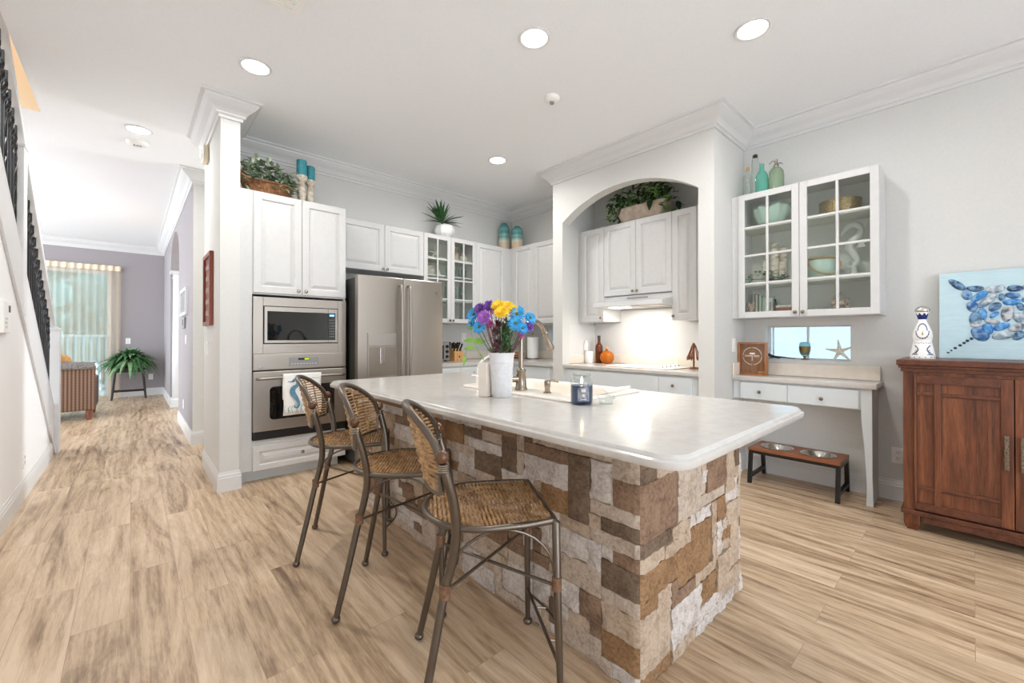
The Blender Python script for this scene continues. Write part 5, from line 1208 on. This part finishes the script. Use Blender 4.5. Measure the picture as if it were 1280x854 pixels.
for k, (x, y) in enumerate(((-.045, .0), (.04, -.035))):
    o = thing('orange', ('orange lying at the left in the wire fruit basket', 'orange lying at the right in the wire fruit basket')[k], 'orange', (4.0 + x, 4.31 + y, CZ + .0445), 0, 'oranges in the wire basket'); b = MB(); b.ball((0, 0, 0), .038, 20, (1, 1, .96)); b.build('peel', 'orange', o, True); b = MB(); b.ball((0, 0, .036), .004, 6); b.build('stem_end', 'stem', o)
t = thing('paper_towel_holder', 'metal holder carrying a white paper towel roll', 'paper towel holder', (4.0, 3.99, CZ)); b = MB(); b.lathe([(.09, 0), (.09, .008), (.085, .012)], 32); b.build('base', 'nickel', t, True)
b = MB(); b.lathe([(.006, .01), (.006, .325), (.012, .33), (.012, .345), (.004, .35)], 14); b.build('pole', 'nickel', t, True); b = MB(); b.tube([(-.06, .055, .01), (-.063, .058, .25), (-.06, .055, .29)], .004, 8); b.build('tension_arm', 'nickel', t, True)
r = thing('paper_towel_roll', 'white paper towel roll on the metal holder', 'paper towels', (4.0, 3.99, CZ + .0125)); b = MB(); b.lathe([(.02, .0), (.075, 0), (.075, .28), (.02, .28)], 36, cap0=False, cap1=False); b.build('paper', 'paper', r, True, 50)

# ================================================================ COOKING NICHE
NZ = .9005
t = thing('cooktop', 'white smooth cooktop with a row of round knobs', 'cooktop', (3.84, 2.2, NZ), 0)
b = MB(); b.prism(rounded(-.23, .23, -.34, .36, .03), 0, .006, 'Z'); b.build('glass_top', 'white', t); b = MB()
b.prism(rounded(-.234, .234, -.344, .364, .03), -.0, .0035, 'Z'); b.build('trim_edge', 'rope', t)
for x, y in ((-.14, .06), (-.14, .25), (.12, .06), (.12, .25)):
    b = MB(); b.tube([(x + .085 * math.cos(2 * PI * i / 32), y + .085 * math.sin(2 * PI * i / 32), .0062) for i in range(32)], .0012, 5, True); b.build('burner_ring', 'grey', t)
for k, x in enumerate((-.17, -.09, -.01, .08, .15)):
    b = MB(); b.lathe([(.022, .006), (.022, .012), (.017, .015), (.016, .03), (.012, .033)], 18, (x, -.23, 0)); kb = b.build('knob', 'white', t, True); b = MB(); b.box(x - .003, x + .003, -.255, -.247, .012, .026); b.build('pointer', 'grey', kb)
t = thing('oil_bottle', 'tall amber bottle of preserved peppers in the niche corner', 'bottle', (4.03, 2.93, NZ))
b = MB(); b.lathe([(.036, 0), (.042, .006), (.042, .12), (.045, .16), (.04, .2), (.022, .225), (.016, .24), (.0155, .29)], 20); b.build('glass_body', 'amber', t, True, 50); b = MB(); b.lathe([(.0175, .27), (.0175, .315), (.015, .318)], 16); b.build('cap', 'darkwood', t, True)
t = thing('round_bottle', 'squat round orange glass bottle in front of the tall amber one', 'bottle', (4.0, 2.80, NZ)); b = MB(); rs = []
b.lathe([(.03, 0), (.06, .012), (.078, .045), (.08, .075), (.07, .11), (.045, .135), (.018, .145), (.014, .165)], 24); b.build('glass_body', 'amber2', t, True); b = MB(); b.lathe([(.013, .16), (.015, .185), (.008, .19)], 12); b.build('stopper', 'lightwood', t, True)
t = thing('white_canister', 'plain white cylinder canister in the niche beside the amber bottles', 'canister', (3.965, 3.02, NZ)); b = MB(); b.lathe([(.048, 0), (.05, .004), (.05, .13), (.046, .135), (.003, .134)], 28); b.build('body', 'white', t, True)
t = thing('plug_in_warmer', 'white plug-in warmer in the niche wall outlet', 'air freshener', (3.95, 3.0775, 1.09)); b = MB(); b.box(-.025, .025, -.04, 0, -.05, .04, .012, 3); b.build('body', 'white', t, True); b = MB(); b.lathe([(.018, 0), (.018, .03), (.01, .035)], 14, (0, -.02, .035)); b.build('cap', 'white', t, True)
t = thing('spoon_tree', 'wooden spoon stand with hanging wooden spoons at the niche edge', 'utensil stand', (3.93, 1.775, NZ)); b = MB(); b.lathe([(.04, 0), (.042, .01), (.03, .016)], 20); b.lathe([(.008, .012), (.009, .2), (.014, .235), (.006, .245)], 12); b.build('post', 'walnut', t, True)
for k, a in enumerate((1.2, 2.2, 3.2, 4.2, 5.3)):
    s_ = thing('wooden_spoon', 'brown wooden utensil hanging on the spoon stand in the niche', 'spoon', (3.93 + .014 * math.cos(a), 1.775 + .014 * math.sin(a), NZ + .225), 0, 'wooden utensils on the stand'); b = MB(); dx, dy = math.cos(a), math.sin(a); b.tube([(0, 0, 0), (dx * .02, dy * .02, -.06), (dx * .034, dy * .034, -.1), (dx * .04, dy * .04, -.125), (dx * .043, dy * .043, -.145)], [.004, .005, .008, .013, .004], 8); b.build('spoon', 'walnut', s_, True)

# ================================================================ DESK THINGS
DZ = .8705
def text_mesh(s, size, m, parent, M4, name='lettering', ext=.0006, align='CENTER'):
    cu = bpy.data.curves.new('lettering', 'FONT'); cu.body = s; cu.size = size; cu.extrude = ext; cu.align_x = align; cu.align_y = 'CENTER'
    tmp = bpy.data.objects.new('lettering', cu); C.objects.link(tmp); dg = bpy.context.evaluated_depsgraph_get(); me = bpy.data.meshes.new_from_object(tmp.evaluated_get(dg)); bpy.data.objects.remove(tmp)
    me.transform(M4); me.materials.clear(); me.materials.append(M[m]); o = bpy.data.objects.new(name, me); C.objects.link(o); o.parent = parent; return o
FRONT = Matrix.Rotation(PI / 2, 4, 'X')
t = thing('box_sign', 'brown wooden shadow box sign reading UNWINED on the desk', 'sign', (3.985, 1.293, DZ), -PI / 2)
w_, h_ = .112, .283
b = MB(); frame(b, -w_, w_, 0, .05, 0, h_, .014, .001); b.build('frame', 'boxwood', t)
b = MB(); b.box(-w_ + .012, w_ - .012, .038, .046, .012, h_ - .012); b.build('back_board', 'boxwood', t)
b = MB(); b.box(-w_ + .012, w_ - .012, .012, .014, .012, h_ - .012); gp = b.build('front_glass', 'glass', t)
zc_ = .165
text_mesh('UNW', .0235, 'letter', gp, Matrix.Translation((-.033, .0105, zc_)) @ FRONT); text_mesh('NED', .0235, 'letter', gp, Matrix.Translation((.033, .0105, zc_)) @ FRONT)
b = MB(); b.box(-.02, .02, .0095, .0115, zc_ + .015, zc_ + .028, .003); b.tube([(.003 * math.sin(i * 1.3), .0105, zc_ + .016 - i * .004) for i in range(16)], .0018, 5); b.build('corkscrew_mark', 'letter', gp)
b = MB()
for k in range(40):
    a0_, a1_ = 2 * PI * k / 40, 2 * PI * (k + .62) / 40
    if k % 10 in (0,): continue
    R0, R1 = .072, .077
    b.poly([(R0 * math.cos(a0_), .0105, zc_ + R0 * math.sin(a0_)), (R1 * math.cos(a0_), .0105, zc_ + R1 * math.sin(a0_)), (R1 * math.cos(a1_), .0105, zc_ + R1 * math.sin(a1_)), (R0 * math.cos(a1_), .0105, zc_ + R0 * math.sin(a1_))])
b.build('ring_lettering', 'letter', gp)
b = MB(); b.tube([(.045, .026, .0245), (.09, .026, .0245)], .01, 12); b.build('cork', 'lightwood', t, True)
t = thing('glass_goblet', 'teal glass goblet with a bronze band on the window sill', 'goblet', (4.2, .955, 1.0085)); b = MB(); b.lathe([(.03, 0), (.031, .004), (.01, .012), (.008, .022), (.016, .03), (.034, .05), (.041, .085), (.041, .12), (.036, .142), (.022, .15)], 24); b.build('bowl', 'tealglass', t, True); b = MB(); b.lathe([(.0335, .049), (.0415, .085), (.0418, .112), (.0405, .112), (.03, .05)], 24, cap0=False, cap1=False); b.lathe([(.031, .0005), (.0315, .005), (.012, .013), (.009, .022), (.017, .031)], 24, cap0=False, cap1=False); b.build('bronze_band', 'bronze', t, True)
t = starfish('starfish', 'white long-armed starfish leaning in the kitchen window', (4.2, .72, 1.0085 + .077), .095, 'X', .12)
t = thing('lizard_figurine', 'small dark metal lizard figurine on the window sill', 'figurine', (4.19, 1.15, 1.0085)); b = MB(); b.tube(smoothpath([(0, .085, .045), (0, .06, .03), (0, .02, .018), (0, -.04, .016), (0, -.13, .006)], 4), [.004, .007, .011, .012, .011, .012, .012, .011, .01, .009, .008, .007, .006, .005, .004, .003, .002], 8)
for x_, y_ in ((.02, .04), (-.02, .04), (.02, -.02), (-.02, -.02)): b.tube([(0, y_, .016), (x_, y_ + .01, .02), (x_ * 1.4, y_ + .016, .004)], .004, 6)
b.ball((0, .092, .048), .010, 10, (1, 1.3, .8)); b.build('body', 'iron', t, True)
# feeder bench
t = thing('feeder_bench', 'low wooden pet feeder bench with black metal legs under the desk', 'pet feeder', (3.955, .955, 0), -PI / 2)
HL, HD, HZ = .305, .165, .288
b = MB(); hole_c = ((-.135, 0), (.135, 0)); R0 = .105
for xa, xb, cx_ in ((-HL, 0, -.14), (0, HL, .14)):
    n = 32; rr_ = []; sq = []
    for i in range(n):
        a = 2 * PI * i / n + PI / n; ca, sa = math.cos(a), math.sin(a); rr_.append((cx_ + R0 * ca, R0 * sa))
        tx = ((xb - cx_) / ca if ca > 0 else (xa - cx_) / ca) if abs(ca) > 1e-6 else 1e9; ty = HD / abs(sa) if abs(sa) > 1e-6 else 1e9; q = min(tx, ty); sq.append((cx_ + q * ca, q * sa))
    for i in range(n):      # snap the nearest ray to each corner
        pass
    for cxn in (xa, xb):
        for cyn in (-HD, HD):
            j = min(range(n), key=lambda i: (sq[i][0] - cxn) ** 2 + (sq[i][1] - cyn) ** 2); sq[j] = (cxn, cyn)
    b.rings([[(x, y, HZ) for x, y in rr_], [(x, y, HZ) for x, y in sq], [(x, y, HZ - .02) for x, y in sq], [(x, y, HZ - .02) for x, y in rr_]], close=True)
o = b.build('wooden_top', 'walnut', t)
b = MB()
for s_ in (-1, 1):
    b.box(s_ * (HL - .0) - (.028 if s_ > 0 else 0), s_ * HL + (.028 if s_ < 0 else 0), -HD + .012, HD - .012, HZ - .045, HZ - .0205)
for y in (-HD + .006, HD - .030): b.box(-HL + .004, HL - .004, y, y + .024, HZ - .045, HZ - .0205)
b.build('apron', 'iron', t)
for sx in (-1, 1):
    for sy in (-1, 1):
        b = MB(); x0 = sx * (HL - .028) if sx > 0 else -HL; yt_, yb_ = sy * (HD - .02), sy * (HD + .012)
        b.rings([[(x0, yt_ - .013, HZ - .045), (x0 + .028, yt_ - .013, HZ - .045), (x0 + .028, yt_ + .013, HZ - .045), (x0, yt_ + .013, HZ - .045)], [(x0, yb_ - .013, 0), (x0 + .028, yb_ - .013, 0), (x0 + .028, yb_ + .013, 0), (x0, yb_ + .013, 0)]]); b.build('leg', 'iron', t)
    b = MB(); x0 = HL - .026 if sx > 0 else -HL + .002; b.box(x0, x0 + .024, -HD, HD, .045, .07); b.build('stretcher', 'iron', t)
for k, s_ in enumerate((1, -1)):
    q = thing('pet_bowl', ('stainless steel pet bowl at the left of the feeder bench', 'stainless steel pet bowl at the right of the feeder bench')[k], 'bowl', (3.955, .955 + .14 * s_, HZ), 0, 'pet bowls'); b = MB(); b.lathe([(.116, .001), (.118, .004), (.114, .0065), (.104, .006), (.098, .0), (.086, -.03), (.06, -.048), (.001, -.05)], 36, cap0=False, cap1=False); b.build('bowl', 'chrome', q, True)

# ================================================================ BUFFET, BOTTLE, CANVAS
t = thing('buffet_cabinet', 'dark cherry wood two-door buffet at the right edge', 'cabinet', (3.6, .30, 0), -PI / 2)
BW, BD = .90, .545
b = MB(); b.box(.0, .05, 0, BD, .115, .985, .003); b.box(BW - .05, BW, 0, BD, .115, .985, .003); b.box(.05, BW - .05, BD - .02, BD, .115, .985); b.box(.05, BW - .05, .02, BD, .115, .14); b.box(.05, BW - .05, 0.0, BD, .965, .985); b.build('carcass', 'cherry', t)
b = MB(); b.box(-.028, BW + .028, -.035, BD + .005, 1.024, 1.06, .006, 3); b.box(-.02, BW + .02, -.024, BD, 1.008, 1.0245, .003); b.box(-.01, BW + .01, -.012, BD, .985, 1.0085, .003); b.build('top', 'cherryh', t)
b = MB(); b.box(-.012, BW + .012, -.014, BD, .10, .128, .004); b.box(.09, BW - .09, -.004, .02, .06, .1, .002); b.build('base_moulding', 'cherryh', t)
for x in (0, BW - .075):
    for y in (0, BD - .075):
        b = MB(); b.rings([[(x + i, y + i, z), (x + .075 - i, y + i, z), (x + .075 - i, y + .075 - i, z), (x + i, y + .075 - i, z)] for z, i in ((.1, 0), (.045, 0), (.015, .008), (.008, .014), (0, .014))]); b.build('foot', 'cherry', t)
for k in range(2):
    x0, x1 = (.05, .448) if k == 0 else (.452, .85); mx = lambda x: x if k == 0 else .9 - x
    def bx(b, xa, xb, y0, y1, z0, z1, bv=.0025):
        xa, xb = sorted((mx(xa), mx(xb))); b.box(xa, xb, y0, y1, z0, z1, bv)
    b = MB(); bx(b, .05, .448, .0, .018, .14, .965, .001); d = b.build('door', 'cherry', t)
    b = MB(); bx(b, .05, .0605, -.012, 0, .14, .965); b.build('stile', 'cherry', d); b = MB(); bx(b, .40, .448, -.014, 0, .14, .965); b.build('stile', 'cherry', d); b = MB(); bx(b, .138, .166, -.012, 0, .14, .965); b.build('stile', 'cherry', d)
    for za, zb in ((.915, .965), (.14, .185)): b = MB(); bx(b, .0605, .40, -.013, 0, za, zb); b.build('rail', 'cherryh', d)
    for z in (.852, .278):
        for xa_, xb_ in ((.055, .139), (.165, .405)): b = MB(); bx(b, xa_, xb_, -.010, 0, z - .011, z + .011, .004); b.build('cross_bar', 'cherryh', d)
    M['hammered'] = M.get('hammered') or mottled('hammered_metal', '#8d7f6c', '#5d5245', 120, .4, .8, bmp=.5)
    b = MB(); xa, xb = sorted((mx(.412), mx(.430))); b.box(xa, xb, -.034, -.026, .465, .655, .002); b.box(xa + .004, xb - .004, -.027, -.013, .475, .49); b.box(xa + .004, xb - .004, -.027, -.013, .63, .645); b.build('handle', 'hammered', d)
t = thing('decanter', 'white and blue painted ceramic bottle with a silver dome stopper', 'bottle', (3.80, .222, 1.0605))
prof = [(.060, 0), (.062, .004), (.060, .02), (.047, .095), (.0425, .112), (.046, .125), (.0485, .145), (.046, .17), (.033, .21), (.022, .238), (.019, .25), (.019, .258)]
b = MB(); b.lathe(prof, 40); b.build('body', 'porcelain', t, True, 50)
def rad(z):
    for (r0, z0), (r1, z1) in zip(prof, prof[1:]):
        if z0 <= z <= z1: return lerp(r0, r1, (z - z0) / (z1 - z0 + 1e-9))
    return .02
b = MB(); b.lathe([(.019, .254), (.022, .26), (.031, .295), (.0325, .302), (.026, .303)], 32); b.build('blue_collar', 'cobalt', t, True)
b = MB(); rs = []
for i in range(33):
    a = 2 * PI * i / 32; zz = .286 + (.014 if i % 4 == 2 else 0); zz = .300 - .016 * abs(((i % 4) - 2) / 2)
    rs.append([(.0334 * math.cos(a), .0334 * math.sin(a), .3022), ((.0318 - (.302 - zz) * .25) * math.cos(a), (.0318 - (.302 - zz) * .25) * math.sin(a), zz - .004)])
b.strip(rs); b.build('collar_points', 'porcelain', t)
b = MB(); b.lathe([(.034, .303), (.0365, .306), (.0375, .312), (.034, .325), (.024, .336), (.01, .341), (.002, .342)], 32); b.build('stopper', 'chrome', t, True)
b = MB(); vdir = math.atan2(-.222, -3.8)
def blob(a, z, s_, sq=1.0):
    r = rad(z) + .0004; c = Vector((r * math.cos(a), r * math.sin(a), z)); b.ball(c, s_, 6, (.8, .8, sq))
for i in range(34):    # leafy oval on the neck
    u = 2 * PI * i / 34; w_ = .62 * math.sin(u); zz = .178 + .047 * math.cos(u); w_ *= (1.15 if zz < .178 else .8) * .045 / max(.02, rad(zz)); blob(vdir + w_, zz, .0042, 1.3 if i % 2 else .6)
random.seed(17)
for s_ in (-1, 1):
    for i in range(16):
        u = i / 15; blob(vdir + s_ * (.95 - .55 * math.sin(u * PI * .9)), .025 + .06 * u, .0045 if i % 3 else .003, .8); blob(vdir + s_ * (.6 - .1 * u + .12 * math.sin(i * 2)), .028 + .03 * u * (i % 2), .0035, .7)
for i in range(8): blob(vdir + (i - 3.5) * .24, .1 + .002 * (i % 2), .0042, .5)
for i in range(14): blob(vdir + (i - 6.5) * .45, .010, .0036, .9)
b.build('painted_pattern', 'ink', t)
b = MB(); blob(vdir, .16, .006, 1.6); blob(vdir, .172, .0035, 1.3); b.build('gold_mark', 'inkgold', t)
# canvas of a ray made of shells
t = thing('canvas_art', 'pale blue canvas with a ray made of blue shells, leaning on the wall', 'artwork', (4.03, .155, 1.0605), -PI / 2)
tl = math.radians(7.2); TLT = Matrix.Rotation(-tl, 4, 'X')
def tilt(o): o.data.transform(TLT); return o
CW, CH = 1.02, .577
b = MB(); b.box(0, CW, 0, .035, 0, CH, .002); tilt(b.build('stretched_canvas', 'canvas', t))
SH = [(218, 185, 160, 62, -27), (370, 218, 140, 50, -3), (530, 222, 162, 62, 4), (680, 220, 120, 52, -5), (302, 268, 92, 78, -15), (405, 280, 145, 60, 24), (468, 318, 165, 62, 33), (580, 287, 62, 52, 25), (665, 275, 108, 50, -8), (655, 328, 138, 50, 0), (345, 362, 90, 88, 0), (527, 365, 102, 66, 22), (622, 415, 128, 98, 75), (430, 420, 98, 66, -65), (520, 428, 82, 40, 25), (370, 455, 112, 92, 20), (380, 500, 110, 60, 10), (505, 482, 122, 42, -6), (468, 540, 98, 78, -30), (575, 522, 128, 58, 18), (405, 585, 168, 88, -22), (580, 592, 168, 60, 6), (690, 530, 115, 62, 15), (705, 450, 80, 75, 30), (722, 365, 60, 58, 10), (705, 590, 95, 66, 20)]
SHM = [mottled('blue_shell_%d' % i, c1, c2, 34, .25, lo=.42, hi=.62) for i, (c1, c2) in enumerate((('#275b98', '#86a9c8'), ('#6f97b8', '#22395c'), ('#71879a', '#ccd4d9'), ('#2b78bd', '#7db6de'), ('#bcc1c4', '#5a6370')))]
def c_xy(X, Y):     # photo detail -> canvas millimetres
    return ((X - 62) / 6.32 / 1 * .00338, CH - (Y - (92 - .055 * (X - 62))) / (778 - (92 - .055 * (X - 62))) * CH)
random.seed(23)
def shell(X, Y, L_, W_, ang, mi, sx=1.0):
    x, z = c_xy(X, Y); a = math.radians(ang); l2, w2 = L_ * .00027, W_ * .00042
    b = MB(); rs = []; n = 20
    for ins, y in ((1, 0), (1.0, -.004), (.86, -.010), (.5, -.012)):
        ring = []
        for i in range(n):
            u = 2 * PI * i / n; rr_ = 1 + .06 * math.sin(2 * u + L_) + .04 * math.sin(3 * u + W_); p = (l2 * ins * rr_ * math.cos(u), w2 * ins * rr_ * math.sin(u)); ring.append((x + p[0] * math.cos(a) - p[1] * math.sin(a) * .64, y, z + p[0] * math.sin(a) * 1.55 + p[1] * math.cos(a)))
        rs.append(ring)
    b.rings(rs); return tilt(b.build('oyster_shell', M_SH[mi] if False else SHM[mi], t, True, 60))
MI = [1, 1, 2, 1, 0, 3, 2, 1, 0, 3, 0, 1, 4, 3, 3, 1, 2, 4, 3, 3, 0, 2, 4, 2, 1, 1]
for (q, mi) in zip(SH, MI): shell(*q, mi)
for X, Y, L_, W_, a_, mi in ((800, 215, 130, 56, -4, 0), (910, 225, 130, 56, 4, 2), (790, 300, 120, 60, 10, 3), (900, 300, 110, 60, -12, 1), (800, 390, 120, 70, 25, 0), (910, 400, 100, 70, -20, 4), (800, 480, 110, 64, -10, 1), (900, 500, 110, 70, 10, 3), (810, 570, 130, 64, 5, 0), (1000, 270, 120, 60, 12, 1), (1020, 205, 140, 56, 25, 0), (980, 420, 90, 70, 5, 2)): shell(X, Y, L_, W_, a_, mi)
M['ink_dark'] = mat('dark_blue_paint', '#1d3248', .5)
for X, Y, L_, W_ in ((140, 735, 30, 12), (167, 717, 22, 13), (201, 697, 32, 20), (242, 675, 34, 21), (275, 655, 32, 20), (303, 637, 34, 22), (337, 620, 34, 24)):
    x, z = c_xy(X, Y); b = MB(); b.ball((x, -.001, z), 1, 10, (L_ * .00027, .003, W_ * .0004)); tilt(b.build('tail_bead', 'ink_dark', t, True))

# ================================================================ LIVING ROOM END
t = thing('sheer_curtain', 'beige pleated sheer curtain over the sliding door', 'curtain', (-.16, 11.36, 0))
M['sheer'] = bpy.data.materials.new('sheer_fabric'); M['sheer'].use_nodes = True; tt = M['sheer'].node_tree; n = tt.nodes; n.clear(); o_ = n.new('ShaderNodeOutputMaterial'); m1 = n.new('ShaderNodeMixShader'); m2 = n.new('ShaderNodeMixShader'); tr = n.new('ShaderNodeBsdfTransparent'); df = n.new('ShaderNodeBsdfDiffuse'); tl_ = n.new('ShaderNodeBsdfTranslucent')
df.inputs[0].default_value = lin('#ead9c2'); tl_.inputs[0].default_value = lin('#ead9c2'); m1.inputs[0].default_value = .5; m2.inputs[0].default_value = .52
for a_, c_ in ((df.outputs[0], m1.inputs[1]), (tl_.outputs[0], m1.inputs[2]), (tr.outputs[0], m2.inputs[1]), (m1.outputs[0], m2.inputs[2]), (m2.outputs[0], o_.inputs[0])): tt.links.new(a_, c_)
M['header'] = mat('curtain_header', '#ecdcc4', .9)
b = MB(); rs = []; x = 0; i = 0
while x > -1.9:
    ph = x * 2 * PI / .105; A_ = .022; y = A_ * math.sin(ph); rs.append([(x + .25 * 0 + (.004 * math.sin(ph)), y * s_, z) for z, s_ in ((.02, 1.2), (.8, 1.1), (1.7, 1), (2.40, .8), (2.5, .5))]); x -= .0105
b.strip(rs); b.build('sheer_panel', 'sheer', t, True, 180)
b = MB(); rs = []
for i in range(190):
    x = -i * .01; y = .014 * (1 if math.sin(x * 2 * PI / .105) > 0 else -1) * min(1, abs(math.sin(x * 2 * PI / .105)) * 3); rs.append([(x, y, 2.5), (x, y * 1.1, 2.6)])
b.strip(rs); b.build('pleated_header', 'header', t, True, 180)
b = MB(); b.tube([(.02, .03, 2.57), (-1.95, .03, 2.57)], .012, 8); b.build('rod', 'trim', t, True)
t = thing('balcony_railing', 'white balcony railing outside the sliding door', 'railing', (-1.1, 13.0, 0))
M['rail'] = mat('railing_paint', '#e8f2f6', .5)
b = MB(); b.box(-1.4, 1.6, -.03, .03, 1.2, 1.25); b.build('top_rail', 'rail', t); b = MB(); b.box(-1.4, 1.6, -.02, .02, .1, .14); b.build('bottom_rail', 'rail', t)
for i in range(25):
    x = -1.35 + i * .12; b = MB(); b.box(x - .017, x + .017, -.017, .017, .0, 1.2); b.build('baluster', 'rail', t)
b = MB(); b.box(-3.5, 2.2, 12.21, 13.3, -.1, -.001); struct('floor_balcony', b, 'trim')
M['garden'] = mottled('garden_leaf', '#7fa8a4', '#4f7f7c', 6, .8); M['hedge'] = mottled('hedge_mass', '#6f9a96', '#477370', 5, .9)
random.seed(40)
for k, (x, y, w_, lb) in enumerate(((-2.6, 15.5, 1.5, 'leafy green garden tree seen through the left of the sheer curtain'), (-.55, 16.1, 1.5, 'leafy green garden tree seen through the right of the sheer curtain'))):
    tr_ = thing('garden_tree', lb, 'tree', (x, y, -1), 0, 'trees outside the sliding door'); b = MB()
    for i in range(34): b.ball((random.uniform(-1.0, 1.0), random.uniform(-.2, .3), 1.2 + i * .125), random.uniform(.45, .62), 12, (1, .6, .8))
    b.build('crown', 'hedge', tr_, True); b = MB()
    for i in range(900):
        p = Vector((random.uniform(-1.25, 1.25), random.uniform(-.55, -.1), random.uniform(1.0, 5.4))); leaf(b, p, Vector((random.uniform(-1, 1), random.uniform(-1, .2), random.uniform(-.8, .6))), random.uniform(.12, .26), random.uniform(.04, .08), .3)
    b.build('foliage', 'garden', tr_); b = MB(); b.tube([(0, 0, 0), (.05, 0, .7), (0, 0, 1.4)], [.14, .11, .08], 8); b.build('trunk', 'darkwood', tr_)
# sofa
t = thing('sofa', 'brown patterned woven sofa with its back to the camera', 'sofa', (-.39, 8.58, 0))
M['zig'] = mat('zigzag_weave', '#7d5f4a', .85); tt, n, l, bb = nt(M['zig']); v = tex_coord(M['zig']); wv = n.new('ShaderNodeTexWave'); wv.wave_type = 'BANDS'; wv.bands_direction = 'X'; wv.inputs['Scale'].default_value = 8; wv.inputs['Distortion'].default_value = 0
wz = n.new('ShaderNodeTexWave'); wz.bands_direction = 'Z'; wz.inputs['Scale'].default_value = 14; l.new(v, wv.inputs[0]); l.new(v, wz.inputs[0]); mx = n.new('ShaderNodeMix'); mx.inputs[0].default_value = .35; l.new(wv.outputs['Fac'], mx.inputs[2]); l.new(wz.outputs['Fac'], mx.inputs[3]); l.new(ramp(M['zig'], mx.outputs[0], [(.2, '#4a3529'), (.5, '#6d5140'), (.8, '#8b6d58')]), bb.inputs['Base Color'])
b = MB(); b.box(-1.9, 0, 0, .22, .14, .80, .03, 3); b.build('back', 'zig', t, True); b = MB(); b.box(-.2, 0, .22, .95, .14, .6, .03, 3); b.build('arm', 'zig', t, True); b = MB(); b.box(-1.9, -1.7, .22, .95, .14, .6, .03, 3); b.build('arm', 'zig', t, True)
b = MB(); b.box(-1.7, -.2, .22, .93, .14, .32, .02); b.build('base', 'zig', t, True)
for x in (-1.69, -.94):
    b = MB(); b.box(x, x + .73, .225, .94, .322, .46, .04, 3); b.build('seat_cushion', 'zig', t, True)
M['sofaleg'] = mat('reddish_wood_leg', '#6b3a24', .4)
for x, y in ((-.06, .06), (-1.84, .06), (-.06, .88), (-1.84, .88)):
    b = MB(); b.lathe([(.028, 0), (.04, .14)], 12, (x, y, 0)); b.build('leg', 'sofaleg', t, True)
t = thing('throw_blanket', 'grey fuzzy throw draped over the sofa back', 'blanket', (-.6, 8.7, .8)); b = MB(); random.seed(3); rs = []
for i in range(19):
    x = -.28 + .49 * i / 18; rs.append([(x + random.uniform(-.004, .004), y, z + random.uniform(.004, .016)) for y, z in ((-.135, -.07), (-.137, -.02), (-.12, .004), (-.05, .006), (.04, .008), (.11, .01))])
b.strip(rs); o = b.build('blanket', 'throw', t, True); m_ = o.modifiers.new('thick', 'SOLIDIFY'); m_.thickness = .012; m_.offset = 1
t = thing('sofa_pillow', 'tan cushion resting on the sofa beside the grey throw', 'cushion', (-.83, 8.95, .78)); b = MB(); b.ball((0, 0, 0), 1, 24, (.2, .07, .2)); o = b.build('cover', 'cushion', t, True); t.rotation_euler = (.5, .1, .6)
# plant stand and fern
t = thing('plant_stand', 'black wooden stool used as a plant stand by the far wall', 'plant stand', (-.03, 11.04, 0))
b = MB(); b.box(-.25, .25, -.13, .13, .565, .595, .006); b.box(-.21, .21, -.1, .1, .52, .566); b.build('top', 'darkwood', t)
for sx in (-1, 1):
    for sy in (-1, 1):
        b = MB(); b.tube([(.2 * sx, .09 * sy, .53), (.245 * sx, .12 * sy, .0)], [.022, .016], 8); b.build('leg', 'darkwood', t, True)
for sy in (-1, 1):
    b = MB(); b.tube([(-.232, .108 * sy, .16), (.232, .108 * sy, .16)], .013, 8); b.build('stretcher', 'darkwood', t, True)
t = thing('potted_fern', 'lush drooping green plant in a pot on the black stand', 'plant', (-.02, 11.03, .596)); b = MB(); b.lathe([(.08, 0), (.09, .01), (.115, .15), (.12, .17), (.11, .17)], 20); b.build('pot', 'darkwood', t, True)
random.seed(19)
for mname, cnt in (('fern', 230), ('fern2', 90)):
    b = MB()
    for i in range(cnt):
        a = random.uniform(0, 2 * PI); el = random.uniform(-.05, 1.4); d = Vector((math.cos(a) * math.cos(el), math.sin(a) * math.cos(el) * .5, math.sin(el))).normalized(); d.y = min(d.y, .35); leaf(b, Vector((0, 0, .17)) + Vector((d.x * .06, d.y * .05, 0)), d, random.uniform(.34, .47), random.uniform(.028, .044), random.uniform(.4, .95), n=6)
    b.build('leaves', mname, t, True)
bpy.context.view_layer.update()
